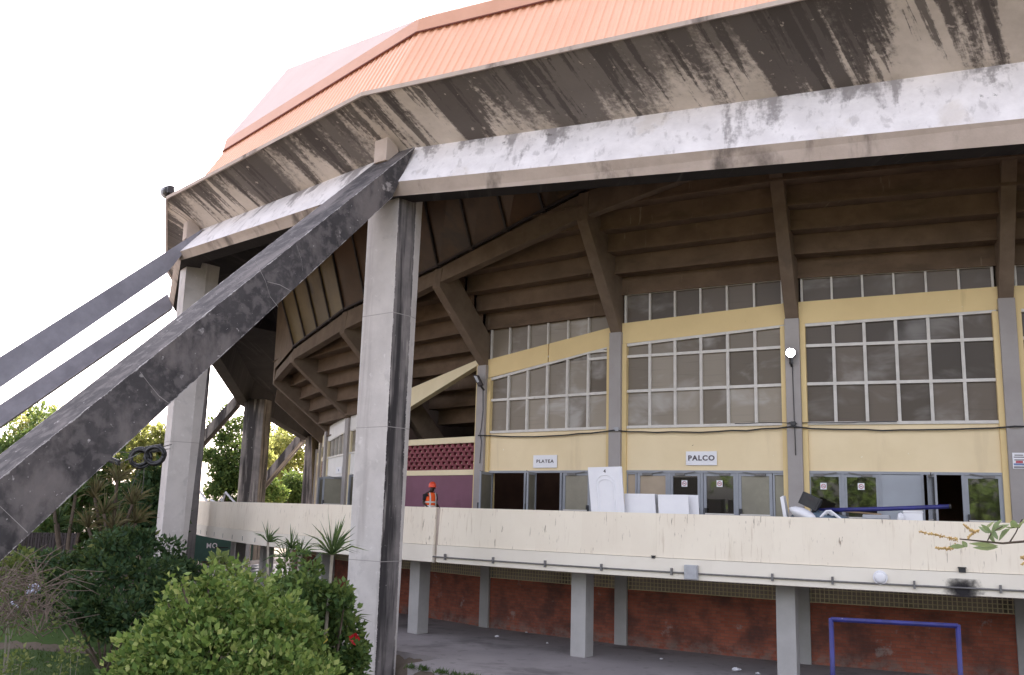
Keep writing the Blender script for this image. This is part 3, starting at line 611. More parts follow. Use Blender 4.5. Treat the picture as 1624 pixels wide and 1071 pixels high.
# --- seating bowl: rakers, stepped undersides, edge beams, cladding sheets
KINK = {-8: (37.9, 8.7, 9.3), -7: (37.9, 8.9, 9.5), -6: (37.9, 9.17, 9.8), -5: (38.4, 9.43, 10.05), -4: (38.85, 9.70, 10.31), -3: (39.2, 10.12, 10.95), -2: (39.3, 10.98, 11.63), -1: (39.15, 12.3, 13.2), 0: (39.2, 13.5, 14.1), 1: (39.2, 13.9, 14.3), 2: (39.2, 13.6, 14.2), 3: (39.2, 13.0, 13.8), 4: (39.2, 12.0, 12.9), 5: (39.2, 11, 11.9)}
RIBZ = {-8: 6.8, -7: 7.0, -6: 7.07, -5: 7.3, -4: 7.53, -3: 8.05, -2: 8.67, -1: 9.30, 0: 9.31, 1: 9.58, 2: 9.5, 3: 9.3, 4: 9, 5: 8.6}
for k in range(-6, 6):
    rk, zk, zt = KINK[k]; r0, z0 = RF[k], RIBZ[k]; ph = K(k); ta = v3(tan_(ph)); w = .36
    sl = (zk - z0) / (rk - r0)
    pts = [(r0 - .25, z0 - .02), (r0 + .12, z0 - .02), (rk, zk), (rk - .08, zt), (rk - .7, zt - .05), (r0 - .25, z0 + 1.5)]
    if k in (-3, -2): pts = [(r0 - 3, z0 - 3 * 1.15), (r0 - .02, z0 - .02), (r0 + .12, z0 - .02), (rk, zk), (rk - .08, zt), (rk - .7, zt - .05), (r0 - 3, z0 - 3 * 1.15 + 1.3)]
    m = MB(); m.prism([P(r, ph, z) - ta * w / 2 for r, z in pts], [P(r, ph, z) + ta * w / 2 for r, z in pts]); m.build('raker_beam', m_rib, ARENA, bevel=.02)
ROW = {-8: (35.6, 6.3), -7: (35.4, 6.5), -6: (35.3, 6.5), -5: (35.7, 7.05), -4: (35.9, 7.05), -3: (34.7, 7.62 - .57), -2: (36.93, 9.90), -1: (36.93, 10.47), 0: (36.93, 10.47), 1: (36.93, 10.47), 2: (36.93, 10.47), 3: (36.93, 9.9), 4: (36.93, 9.9)}
for k in range(-5, 5):
    r, z = ROW[k]; m = MB(); a, b = K(k), K(k + 1); f = math.cos(math.radians(8.3253 / 2)); n = 0
    m.poly([P(r - 1.2, a, z), P(r, a, z), P(r, b, z), P(r - 1.2, b, z)])
    while r < min(39.0, min(KINK[k][0], KINK[k + 1][0]) - .3) and n < 14:
        r2 = r + .47; z2 = z + .57; up = Vector((0, 0, 0))
        m.poly([P(r, a, z), P(r, a, z2), P(r, b, z2), P(r, b, z)])
        rr = min(r2, 39.25); m.poly([P(r, a, z2), P(rr, a, z2), P(rr, b, z2), P(r, b, z2)])
        # shallow lip under each riser
        m.prism([P(r, a, z), P(r + .05, a, z), P(r + .05, a, z + .07), P(r, a, z + .07)], [P(r, b, z), P(r + .05, b, z), P(r + .05, b, z + .07), P(r, b, z + .07)])
        r, z, n = r2, z2, n + 1
    m.build('seat_tier', m_seat, ARENA)
    (ra, za, ta_), (rb, zb, tb_) = KINK[k], KINK[k + 1]
    m = MB(); m.prism([P(ra - .02, a, za + .12), P(ra - .10, a, ta_), P(ra - .35, a, ta_), P(ra - .35, a, za + .12)], [P(rb - .02, b, zb + .12), P(rb - .10, b, tb_), P(rb - .35, b, tb_), P(rb - .35, b, zb + .12)]); m.build('tier_edge_beam', m_rib, ARENA)
    # cladding sheets leaning out above the edge beam, in four strips
    if k >= -4:
        for j in range(4):
            if k == -5 and j < 2: continue
            t0, t1 = j / 4 + .006, (j + 1) / 4 - .006
            lo0 = P(ra - .06, a, ta_ + .10).lerp(P(rb - .06, b, tb_ + .10), t0); lo1 = P(ra - .06, a, ta_ + .10).lerp(P(rb - .06, b, tb_ + .10), t1)
            hi0 = P(40.25, a, 14.7).lerp(P(40.25, b, 14.7), t0); hi1 = P(40.25, a, 14.7).lerp(P(40.25, b, 14.7), t1)
            if (hi0.z - lo0.z) > .15:
                m = MB(); m.poly([lo0, lo1, hi1, hi0]); m.build('cladding_sheet', m_panely if k <= -4 else m_panel, ARENA)
        m = MB()
        for j in range(2 if k == -5 else 0, 5):
            t = j / 4; lo = P(ra - .04, a, ta_ + .06).lerp(P(rb - .04, b, tb_ + .06), t); hi = P(40.28, a, 14.7).lerp(P(40.28, b, 14.7), t)
            if hi.z - lo.z > .2: m.bar(lo, hi, .07, .07); m.cbox(lo, v3(rad(a)) * .14, v3(tan_(a)) * .16, (0, 0, .10))
        m.bar(P(ra - .02, a, ta_ + .08), P(rb - .02, b, tb_ + .08), .09, .07); m.build('cladding_frame', m_rust, ARENA)
    else:
        m = MB(); pass
# solid end wall beside the fifth raker, and dark closures round the rest of the bowl
m = MB(); a = K(-5); ta = v3(tan_(a)); m.prism([P(38.38, a, 9.45) - ta * .2, P(38.42, a, 13.9) - ta * .2, P(35.6, a, 14.2) - ta * .2, P(35.6, a, 10) - ta * .2], [P(38.38, a, 9.45) + ta * .16, P(38.42, a, 13.9) + ta * .16, P(35.6, a, 14.2) + ta * .16, P(35.6, a, 10) + ta * .16]); m.build('end_wall', m_rib, ARENA)
a1, b1_ = P(38.40, K(-5), 0), P(38.85, K(-4), 0); m = MB()
m.poly([v3(a1, 10.1), v3(b1_, 10.35), v3(b1_, 14.5), v3(a1, 14.4)]); m.build('end_wall', m_rib, ARENA)
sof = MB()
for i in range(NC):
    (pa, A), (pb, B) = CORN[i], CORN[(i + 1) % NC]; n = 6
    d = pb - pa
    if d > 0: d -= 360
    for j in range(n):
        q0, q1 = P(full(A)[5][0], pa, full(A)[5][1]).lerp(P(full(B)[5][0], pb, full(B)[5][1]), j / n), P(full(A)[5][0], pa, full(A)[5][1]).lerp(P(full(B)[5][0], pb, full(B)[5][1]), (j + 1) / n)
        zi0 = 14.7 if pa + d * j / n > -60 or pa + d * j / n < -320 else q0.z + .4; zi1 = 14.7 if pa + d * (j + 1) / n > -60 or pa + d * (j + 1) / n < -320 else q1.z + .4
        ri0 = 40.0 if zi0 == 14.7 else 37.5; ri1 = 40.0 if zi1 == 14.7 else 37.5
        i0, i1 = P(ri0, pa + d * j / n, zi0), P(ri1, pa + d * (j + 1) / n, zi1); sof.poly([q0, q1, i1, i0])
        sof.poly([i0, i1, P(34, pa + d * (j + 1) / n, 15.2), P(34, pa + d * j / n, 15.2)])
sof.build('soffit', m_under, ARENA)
rw = MB(); a = K(5)
while a < 360 + K(-8) - 1e-6:
    e = min(a + 8, 360 + K(-8)); rw.poly([P(36.5, a, 0), P(36.5, e, 0), P(37.5, e, 14.6), P(37.5, a, 14.6)]); a = e
rw.build('rear_wall', m_pale, ARENA)
fl = ring_sheet('floor', 4, 36.3, DECK - .01, -180, 180, 10, m_dark); fl.build('hall_floor', m_dark, ARENA)
dk = MB()
for a in np.arange(-78, 180, 8): dk.poly([P(31.5, a, DECK), P(31.5, a + 8, DECK), P(31.5, a + 8, 12), P(31.5, a, 12)])
dk.build('hall_wall', surf('dim hall wall', (.10, .05, .03), (.07, .035, .022), 1, .8, [], 0), ARENA)

# --- balcony: deck, parapet, undercroft
RP = 40.477
def rp(a): return RP + .75 * sstep(-38, -54, a)
A0, A1 = -56.5, 44.0
m = MB(); a = A0
while a < A1:
    e = min(A1, a + 2.0); q = lambda r, x, z: P(r, x, z)
    m.prism([q(34.6, a, 2.5), q(rp(a) - .12, a, 2.5), q(rp(a) - .12, a, DECK), q(34.6, a, DECK)], [q(34.6, e, 2.5), q(rp(e) - .12, e, 2.5), q(rp(e) - .12, e, DECK), q(34.6, e, DECK)]); a = e
m.build('balcony_slab', m_deck, ARENA)
def aphi(px, py): return polphi(hitR(px, py, RP))
AJ = aphi(694, 845)
def parapet(a0, a1, ro_=0.0):
    m = MB(); lo = MB(); n = max(2, int((a1 - a0) / 1.0)); st = (a1 - a0) / n
    for i in range(n):
        a, e = a0 + i * st, a0 + (i + 1) * st
        pf = lambda x: [P(rp(x) + ro_ + .02, x, 2.76), P(rp(x) + ro_ - .02, x, 3.84), P(rp(x) + ro_ - .16, x, 3.84), P(rp(x) + ro_ - .16, x, 2.76)]
        m.prism(pf(a), pf(e), caps=(i in (0, n - 1)))
        pl = lambda x: [P(rp(x) + ro_ - .05, x, 2.25), P(rp(x) + ro_ + .05, x, 2.27), P(rp(x) + ro_ + .05, x, 2.75), P(rp(x) + ro_ - .155, x, 2.75)]
        lo.prism(pl(a), pl(e), caps=(i in (0, n - 1)))
    o = m.build('parapet', m_cream, ARENA); lo.build('lower_band', m_creamlow, o)
parapet(A0, AJ - .10, .06); parapet(AJ + .06, A1)
m = MB(); ro_ = v3(rad(AJ)); m.cbox(P(RP - .05, AJ, 3.04), ro_ * .10, v3(tan_(AJ)) * .10, (0, 0, 1.55)); m.build('joint_filler', m_lip, ARENA)
m = MB(); m.prism([P(rp(A0) + .08, A0, 2.27), P(rp(A0) + .04, A0, 3.84), P(36.5, A0, 3.84), P(36.5, A0, 2.3)], [P(rp(A0) + .08, A0 + .2, 2.27), P(rp(A0) + .04, A0 + .2, 3.84), P(36.5, A0 + .2, 3.84), P(36.5, A0 + .2, 2.3)]); m.build('parapet', m_cream, ARENA)
for k in range(-8, 5):                                          # undercroft pillars
    ph = {-2: -20.9, -1: -11.95, 0: -3.9}.get(k, K(k)); ro_, ta = v3(rad(ph)), v3(tan_(ph)); q = P(39.55, ph, 0); m = MB()
    m.box(q - ta * .23 - ro_ * .45, ta * .46, ro_ * .45, (0, 0, 2.5)); m.build('pillar', m_pil, ARENA, bevel=.015)
RB = 36.5
def bp(k, t, z, o=0.0): A, B = P(RB, K(k), z), P(RB, K(k + 1), z); d = (B - A).normalized(); return A.lerp(B, t) + Vector((d.y, -d.x, 0)) * o
for k in range(-8, 5):
    m = MB(); m.poly([bp(k, 0, 0), bp(k, 1, 0), bp(k, 1, 1.6), bp(k, 0, 1.6)]); m.build('brick_wall', m_brick, ARENA)
    m = MB(); m.poly([bp(k, 0, 1.6, -.12), bp(k, 1, 1.6, -.12), bp(k, 1, 2.5, -.12), bp(k, 0, 2.5, -.12)]); bk = m.build('vent_backing', m_lip, ARENA)
    m = MB(); n = 46
    for i in range(n + 1): m.bar(bp(k, i / n, 1.6, .01), bp(k, i / n, 2.3, .01), .022, .02, up=(1, 0, 0))
    for z in (1.61, 1.72, 1.83, 1.94, 2.05): m.bar(bp(k, 0, z, .012), bp(k, 1, z, .012), .02, .02)
    m.build('vent_grille', m_pale, ARENA); m = MB(); m.poly([bp(k, 0, 1.6, -.12), bp(k, 1, 1.6, -.12), bp(k, 1, 1.6, 0), bp(k, 0, 1.6, 0)]); m.build('vent_sill', m_pil, ARENA)
    ph = K(k); ro_, ta = v3(rad(ph)), v3(tan_(ph)); m = MB(); m.box(P(RB - .2, ph, 0) - ta * .2, ta * .4, ro_ * .27, (0, 0, 2.5)); m.build('wall_pier', m_pil, ARENA)

# ------------------------------------------------------------------ facade bays
BAND = {-3: (7.11, 8.79, 7.98, 8.96), -2: (8.21, 8.93, 8.85, 9.52), -1: (8.93, 9.18, 9.58, 9.79), 0: (9.16, 9.31, 9.79, 9.92), 1: (9.31, 9.30, 9.92, 9.9), 2: (9.3, 9.2, 9.9, 9.8), 3: (9.2, 8.9, 9.8, 9.5), 4: (8.9, 8.4, 9.5, 9.0),
        -4: (7.0, 7.1, 7.6, 7.75), -5: (6.85, 7.05, 7.5, 7.75), -6: (6.8, 6.85, 7.4, 7.5), -7: (6.8, 6.8, 7.4, 7.4), -8: (6.8, 6.8, 7.4, 7.4)}
def lerp(a, b, t): return a + (b - a) * t
def window(k, cols, rows, top, bot, pm, name='window', bw=.082, s0=.27, s1=None, row_end=None):
    """panes between bars; top is (left, right) so the head may slope"""
    L = bayL(k); s1 = s1 or L - .27; pn = MB(); fr = MB(); tz = lambda s: lerp(top[0], top[1], (s - s0) / (s1 - s0))
    ss = [lerp(s0, s1, i / cols) for i in range(cols + 1)]
    for a, b in zip(ss, ss[1:]):
        zs = [bot] + rows
        for i, z in enumerate(zs):
            zn = zs[i + 1] if i + 1 < len(zs) else 99
            ta, tb = min(zn, tz(a)), min(zn, tz(b))
            if max(ta, tb) - z < .04: continue
            o = -.05 + random.uniform(-.004, .004); o2 = o + random.uniform(-.008, .008)
            pn.poly([fp(k, a, z, o), fp(k, b, z, o2), fp(k, b, max(z + .01, tb), o2), fp(k, a, max(z + .01, ta), o)])
    W_ = pn.build(name, pm, ARENA)
    for i, s in enumerate(ss):
        w = bw * (1.1 if i in (0, cols) else 1); fbox(fr, k, s - w / 2, s + w / 2, bot, (tz(s - w / 2), tz(s + w / 2)), -.06, .03)
        if bw > .05: fbox(fr, k, s - w * .14, s + w * .14, bot, (tz(s), tz(s)), .03, .042)
    for z in rows:
        for a, b in zip(ss, ss[1:]):
            if min(tz(a), tz(b)) > z + .05: fbox(fr, k, a + bw / 2, b - bw / 2, z - bw / 2, z + bw / 2, -.055, .026)
    fbox(fr, k, s0 - bw / 2, s1 + bw / 2, bot - bw, bot, -.06, .045)
    fbox(fr, k, s0 - bw / 2, s1 + bw / 2, (tz(s0 - bw / 2), tz(s1 + bw / 2)), (tz(s0) + bw, tz(s1) + bw), -.06, .04)
    fr.build('frame', m_alum, W_); return W_
def leaf(k, s0, s1, gm, hinge='l', z1=HEAD - .05, swing=0.0, bar=True, parent=None):
    """one glazed door leaf; swing in degrees outwards about its hinge"""
    o = .01; hs, other = (s0, s1) if hinge == 'l' else (s1, s0); h0 = fp(k, hs, 0, o); dirv = (fp(k, other, 0, o) - h0); W_ = dirv.length; dirv.normalize()
    n = fp(k, hs, 0, 1 + o) - h0; a = math.radians(swing); d = dirv * math.cos(a) + n * math.sin(a); nn = n * math.cos(a) - dirv * math.sin(a)
    q = lambda u, z, t: h0 + d * u + nn * t + Vector((0, 0, z)); zb = DECK + .02; f = .085
    b = MB()
    for u0, u1, za, zb_ in ((0, f, zb, z1), (W_ - f, W_, zb, z1), (f, W_ - f, zb, zb + .25), (f, W_ - f, z1 - f, z1)):
        b.prism([q(u0, za, 0), q(u1, za, 0), q(u1, za, -.05), q(u0, za, -.05)], [q(u0, zb_, 0), q(u1, zb_, 0), q(u1, zb_, -.05), q(u0, zb_, -.05)])
    D_ = b.build('door', m_dframe, ARENA)
    g = MB(); g.poly([q(f, zb + .25, -.025), q(W_ - f, zb + .25, -.025), q(W_ - f, z1 - f, -.025), q(f, z1 - f, -.025)]); g.build('pane', gm, D_)
    if bar:
        h = MB(); h.bar(q(.06, DECK + 1.02, .05), q(W_ - .06, DECK + 1.02, .05), .035, .035); h.build('push_bar', m_alum, D_)
        h = MB(); u = W_ - .07; h.prism([q(u - .035, DECK + .86, 0), q(u + .035, DECK + .86, 0), q(u + .035, DECK + .86, .06), q(u - .035, DECK + .86, .06)], [q(u - .035, DECK + 1.18, 0), q(u + .035, DECK + 1.18, 0), q(u + .035, DECK + 1.18, .06), q(u - .035, DECK + 1.18, .06)]); h.build('handle', m_black, D_)
        c = MB(); c.prism([q(W_ * .18, z1 - .075, 0), q(W_ * .5, z1 - .075, 0), q(W_ * .5, z1 - .075, .055), q(W_ * .18, z1 - .075, .055)], [q(W_ * .18, z1 - .015, 0), q(W_ * .5, z1 - .015, 0), q(W_ * .5, z1 - .015, .055), q(W_ * .18, z1 - .015, .055)]); c.bar(q(W_ * .5, z1 - .02, .03), q(W_ * .85, z1 + .03, .06), .02, .02); c.build('door_closer', m_pipe, D_)
    return D_
def side_light(k, s0, s1, gm):
    b = MB(); z0, z1 = DECK, HEAD - .05
    fbox(b, k, s0, s0 + .05, z0, z1, -.05, .01); fbox(b, k, s1 - .05, s1, z0, z1, -.05, .01); fbox(b, k, s0 + .05, s1 - .05, z0, z0 + .2, -.05, .01); fbox(b, k, s0 + .05, s1 - .05, z1 - .05, z1, -.05, .01)
    w = b.build('side_light', m_dframe, ARENA); g = MB(); g.poly([fp(k, s0 + .05, z0 + .2, -.03), fp(k, s1 - .05, z0 + .2, -.03), fp(k, s1 - .05, z1 - .05, -.03), fp(k, s0 + .05, z1 - .05, -.03)]); g.build('pane', gm, w)
def jamb(k, *ss):
    b = MB(); L = bayL(k)
    for s in ss: fbox(b, k, s - .035, s + .035, DECK, HEAD - .05, -.08, .03)
    fbox(b, k, .16, L - .16, HEAD - .05, HEAD + .02, -.09, .035); b.build('door_frame', m_dframe, ARENA)
for k in range(-8, 5):
    L = bayL(k); lo0, lo1, hi0, hi1 = BAND[k]
    yel = m_yellow if k in (-1, 0, 1, 2, 3, 4) else (m_pale if k in (-3, -2) else m_white)
    if k >= -2: yel = m_cwall
    # pilaster at the left end of the bay
    ph = K(k); ro_, ta = v3(rad(ph)), v3(tan_(ph)); b = MB(); q = P(RF[k], ph, DECK); b.box(q - ta * .20 - ro_ * .3, ta * .40, ro_ * .47, (0, 0, RIBZ[k] - DECK)); b.build('pilaster', m_grey, ARENA, bevel=.012)
    b = MB(); b.box(q + ta * .2 - ro_ * .3, ta * .14, ro_ * .36, (0, 0, max(.5, min(lo0, RIBZ[k]) - DECK))); b.box(q - ta * .34 - ro_ * .3, ta * .14, ro_ * .36, (0, 0, max(.5, (BAND.get(k - 1, BAND[k])[1] if k > -8 else lo0) - DECK - .05))); b.build('pilaster_return', m_yellow if k > -4 else m_pale, ARENA)
    if k in (-3, -6, -7, -8):
        # plum wall, pierced block screen, open above
        b = MB(); fbox(b, k, .1, L - .2, DECK, 4.96, -.2, 0); b.build('plum_wall', m_purple, ARENA)
        b = MB(); fbox(b, k, .1, L - .2, 4.96, 5.14, -.2, .03); b.build('wall_band', m_pale, ARENA)
        b = MB(); fbox(b, k, .1, L - .2, 6.06, 6.27, -.2, .04); b.build('wall_coping', m_pale, ARENA)
        b = MB(); rows = 6; ch = (6.06 - 5.14) / rows; n = int((L - .3) / .31)
        fbox(b, k, .1, L - .2, 5.14, 6.06, -.2, -.14)
        for r in range(rows):
            off = .155 * (r % 2); z = 5.14 + r * ch
            fbox(b, k, .1, L - .2, z, z + ch * .30, -.14, 0)
            for i in range(n):
                s = .1 + off + i * .31
                if s + .31 < L - .2: fbox(b, k, s, s + .15, z + ch * .30, z + ch, -.14, -.015)
        sc = b.build('block_screen', m_block, ARENA)
        b = MB()
        for r in range(rows):
            off = .155 * (r % 2); z = 5.14 + r * ch
            for i in range(n):
                s = .1 + off + i * .31 + .15
                if s + .16 < L - .2: fbox(b, k, s + .10, s + .15, z + ch * .34, z + ch * .62, -.14, -.05)
        b.build('mortar_droppings', m_pale, sc)
        b = MB(); fbox(b, k, 0, L - .18, (lo0, lo1), (hi0, hi1), -.25, .02); b.build('sloping_beam', m_pale, ARENA)
        continue
    if k < -3:
        b = MB(); fbox(b, k, .1, L - .1, HEAD, 6.0, -.2, 0); fbox(b, k, .1, L - .1, (lo0, lo1), (hi0, hi1), -.2, .05); b.build('upper_wall', m_white, ARENA)
        window(k, 5, [], (lo0 - .05, lo1 - .05), 6.07, m_pane)
        jamb(k, .25, L * .5, L - .25)
        leaf(k, .3, 1.2, m_gfrost); leaf(k, 1.25, 2.15, m_gfrost)
        leaf(k, L * .55, L * .55 + .9, m_gfrost, 'l', swing=75); leaf(k, L - 1.25, L - .3, m_gfrost, 'r', swing=80)
        b = MB()
        for i in range(7): b.bar(fp(k, .5 + i * .3, hi0 + .02, 0), fp(k, .5 + i * .3, hi0 + .75, 0), .03)
        b.build('upper_bars', m_alum, ARENA); continue
    b = MB(); fbox(b, k, .1, L - .1, HEAD + .02, SILL - .07, -.2, 0); b.build('upper_wall', yel, ARENA)
    b = MB()
    if k == -2:
        t = (fs(871, -2, 8.9)) / L; fbox(b, k, .05, L * t - .02, (lo0, lerp(lo0, lo1, t)), (hi0, lerp(hi0, hi1, t)), -.2, .05); fbox(b, k, L * t + .02, L - .05, (lerp(lo0, lo1, t), lo1), (lerp(hi0, hi1, t), hi1), -.2, .05)
    else: fbox(b, k, .05, L - .05, (lo0, lo1), (hi0, hi1), -.2, .05)
    b.build('sloping_beam', m_yellow, ARENA)
    window(k, 6, {-2: [7.46, 8.56]}.get(k, [7.47, 8.54]), (lo0 - .08, lo1 - .08), SILL, m_pane if k < 0 else m_panedk)
    ct = 9.92 if k == -2 else 10.46
    window(k, 6, [], (ct, ct), min(hi0, hi1) - .05, m_pane if k == -2 else m_panedk, 'clerestory', bw=.055)
    # ------- doors
    if k == -2:
        S = lambda x: fs(x, -2, HEAD - .4)
        jamb(k, S(778), S(833), S(847), S(890), S(938), S(974) - .25)
        leaf(k, S(780), S(828), m_gfrost, 'l', swing=68); leaf(k, S(849), S(889), m_gfrost, 'l', swing=68); leaf(k, S(893), S(936), m_gfrost, 'l'); leaf(k, S(940), S(974) - .3, m_gfrost, 'r')
    elif k == -1:
        S = lambda x: fs(x, -1, HEAD - .4)
        jamb(k, S(1061.5), S(1113.5), S(1169.5))
        side_light(k, S(993), S(1010), m_gwarm); leaf(k, S(1011), S(1060), m_gwarm, 'l'); leaf(k, S(1063), S(1111), m_gdark, 'l'); leaf(k, S(1116), S(1168), m_gdark, 'r'); leaf(k, S(1171), S(1225), m_gfrost, 'r'); side_light(k, S(1226), S(1248), m_gfrost)
    elif k == 0:
        S = lambda x: fs(x, 0, HEAD - .4)
        jamb(k, S(1279), S(1337), S(1396.5), S(1463), S(1473), S(1528), S(1592))
        leaf(k, S(1281), S(1336), m_gdark, 'l'); leaf(k, S(1338), S(1395), m_gdark, 'r')
        b = MB(); fbox(b, k, S(1398), S(1461), DECK + .02, HEAD - .06, -.05, .012); b.build('door', m_solid, ARENA)
        leaf(k, S(1474), S(1526), m_gdark, 'l', swing=82); leaf(k, S(1530), S(1590), m_gdark, 'r')
    else:
        jamb(k, .3, 1.4, 2.5, L - 2.4, L - 1.3, L - .2)
        for s in (.34, 1.44, L - 2.36, L - 1.26): leaf(k, s, s + 1.0, m_gdark, 'l')
        side_light(k, 2.5, L - 2.4, m_gfrost)

# ------------------------------------------------------------------ loose things on and around the building
def text_mesh(body, size, mat, parent, origin, x, up, sx=1.0, bold=.012):
    cu_ = bpy.data.curves.new('lettering', 'FONT'); cu_.body = body; cu_.size = size; cu_.align_x = 'CENTER'; cu_.align_y = 'CENTER'; cu_.offset = bold; cu_.extrude = .002; cu_.space_character = 1.18
    t = bpy.data.objects.new('tmp', cu_); COL.objects.link(t); bpy.context.view_layer.update()
    me = bpy.data.meshes.new_from_object(t.evaluated_get(bpy.context.evaluated_depsgraph_get())); bpy.data.objects.remove(t)
    x = x.normalized(); up = up.normalized(); z = x.cross(up); M = Matrix((x * sx, up, z)).transposed().to_4x4(); M.translation = origin
    me.transform(M); me.materials.clear(); me.materials.append(mat); o = bpy.data.objects.new('lettering', me); COL.objects.link(o); o.parent = parent; o.matrix_parent_inverse = parent.matrix_world.inverted(); return o
def board(name, k, px0, py0, px1, py1, o, mat, label, cat, group=None, th=.02):
    A, B = P(RF[k], K(k), 0), P(RF[k + 1], K(k + 1), 0); d = (B - A).normalized(); n = Vector((d.y, -d.x, 0)); p0 = fp(k, 0, 0, o)
    q = hitplane((px0 + px1) / 2, (py0 + py1) / 2, p0, n); l = (hitplane(px0, (py0 + py1) / 2, p0, n) - q).dot(d); h = (hitplane((px0 + px1) / 2, py0, p0, n) - q).z
    m = MB(); m.cbox(q, d * -2 * l, (0, 0, 2 * h), n * th); t = thing(name, q, label, cat, group); m.build('board', mat, t); return t, q, d, n, -2 * l, 2 * h
t, q, d, n, w, h = board('sign', -2, 846, 722, 883, 742, .03, m_sign, 'small white sign reading PLATEA above the open left-hand doors', 'sign'); text_mesh('PLATEA', .145, m_text, t, q + n * .014, d, Vector((0, 0, 1)), 1.22, .003)
t, q, d, n, w, h = board('sign', -1, 1088, 716, 1136.5, 738, .03, m_sign, 'white sign reading PALCO above the middle row of doors', 'sign'); text_mesh('PALCO', .20, m_text, t, q + n * .014, d, Vector((0, 0, 1)), 1.12, .007)
def notice(k, px0, py0, px1, py1, label):
    t, q, d, n, w, h = board('paper_notice', k, px0, py0, px1, py1, .03, m_sign, label, 'notice', 'no smoking notices on door glass', .006)
    m = MB(); r = min(w, h) * .33; pts = [q + n * .006 + d * r * math.cos(a) + Vector((0, 0, r * math.sin(a))) for a in np.linspace(0, 2 * math.pi, 17)]
    m.tube(pts, r * .16, 6); m.bar(q + n * .006 - d * r * .7 + Vector((0, 0, r * .7)), q + n * .006 + d * r * .7 - Vector((0, 0, r * .7)), r * .22, .004); m.build('red_ring', m_red, t)
    m = MB(); m.cbox(q + n * .005, d * r * 1.1, (0, 0, r * .3), n * .003); m.build('pictogram', m_text, t)
notice(-1, 1081, 762, 1090, 772, 'white paper notice on the left of the two central PALCO doors')
notice(-1, 1136.5, 762, 1146, 772.5, 'white paper notice on the right of the two central PALCO doors')
notice(0, 1301, 766, 1311, 776.5, 'white paper notice on the door just right of the lit lamp pillar')
notice(0, 1360.5, 766.5, 1371, 777, 'white paper notice on the second door right of the lit lamp pillar')
t, q, d, n, w, h = board('sign', -5, 533, 741, 542, 751, .03, m_sign, 'tiny white sign on the far left entrance wall', 'sign'); text_mesh('LA', .12, m_nblue, t, q + n * .014, d, Vector((0, 0, 1)))
q = hitphi(1616, 731, K(1) + .25); t = thing('poster', q, 'white poster with red and blue print on the grey pillar at the right edge', 'poster')
ro_, ta = v3(rad(K(1))), v3(tan_(K(1))); pq = P(RF[1] + .185, K(1), 0); qq = hitplane(1616.5, 731, pq, ro_)
m = MB(); m.cbox(qq, ta * .30, (0, 0, .40), ro_ * .008); m.build('paper', m_sign, t)
for z, l in ((.14, .2), (.09, .24), (.02, .22), (-.15, .26), (-.175, .26)):
    m = MB(); m.cbox(qq + Vector((0, 0, z)) + ro_ * .005, ta * l, (0, 0, .022 if z > 0 else .018), ro_ * .003); m.build('printed_line', m_text, t)
m = MB(); m.cbox(qq + Vector((0, 0, -.03)) + ro_ * .005, ta * .16, (0, 0, .06), ro_ * .003); m.build('printed_block', m_red, t)
m = MB(); m.cbox(qq + Vector((0, 0, -.09)) + ro_ * .005, ta * .26, (0, 0, .05), ro_ * .003); m.build('printed_block', m_nblue, t)

# --- lamps
ro_, ta = v3(rad(K(0))), v3(tan_(K(0))); q = hitplane(1254, 560, P(RF[0] + .30, K(0), 0), ro_)
t = thing('flood_lamp', q, 'small lit white flood lamp on the grey pillar between the two window bays', 'lamp')
m = MB(); m.tube([q - ro_ * .06, q + ro_ * .03], .135, 16); m.build('housing', m_black, t, smooth=False)
m = MB(); m.tube([q + ro_ * .032, q + ro_ * .045], .118, 20); m.build('lens', m_lamp, t)
m = MB(); m.bar(q - ro_ * .03 + Vector((0, 0, -.13)), q - ro_ * .03 + Vector((0, 0, -.30)), .16, .05); m.bar(q - ro_ * .03 - Vector((0, 0, .28)), q - ro_ * .14 - Vector((0, 0, .36)), .05); m.build('bracket', m_black, t)
ro_, ta = v3(rad(K(-2))), v3(tan_(K(-2))); pl = P(RF[-2] + .45, K(-2), 0)
h0, h1, h2, h3 = [hitplane(x, y, pl, ro_) for x, y in ((749, 594), (757, 595), (764.5, 611), (758, 613.5))]
t = thing('street_light', hitplane(766, 617, pl, ro_), 'unlit grey LED floodlight tilted on the pillar left of the PLATEA windows', 'lamp')
m = MB(); th = ro_ * -.10; m.prism([h0, h1, h2, h3], [h0 + th, h1 + th, h2 + th, h3 + th]); m.build('lamp_head', m_rust, t, bevel=.02)
m = MB(); c = (h0 + h1 + h2 + h3) / 4 + (h0 + h1 - h2 - h3) * .08; sh = lambda p, f: c + (p - c) * f + ro_ * .006; m.poly([sh(h0, .62), sh(h1, .62), sh(h2, .5), sh(h3, .5)]); m.build('lens', m_metal, t)
m = MB(); e = hitplane(766.5, 618, P(RF[-2] + .2, K(-2), 0), ro_); m.tube([(h2 + h3) / 2 - ro_ * .05, e, e - ro_ * .1], .035, 8); m.build('arm', m_black, t)
T2 = P(pr2[0][0] - .2, PHI2, pr2[0][1]); q = hitplane(268, 303, T2, v3(rad(PHI2 + 60)))
t = thing('stadium_floodlight', q - Vector((0, 0, .3)), 'black floodlight on the roof edge at the far left corner', 'lamp')
o1 = v3(tan_(PHI2)) * -1; m = MB(); m.tube([q + o1 * -.16, q + o1 * -.05, q + o1 * .10], [.10, .19, .21], 12); m.cbox(q - o1 * .2, o1 * .12, v3(rad(PHI2)) * .22, (0, 0, .26)); m.build('housing', m_black, t)
m = MB(); m.tube([q + o1 * .10, q + o1 * .24], [.21, .25], 12, caps=False); m.build('visor', m_metal, t)
m = MB(); m.tube([q + o1 * .095, q + o1 * .11], .2, 12); m.build('lens', m_metal, t)
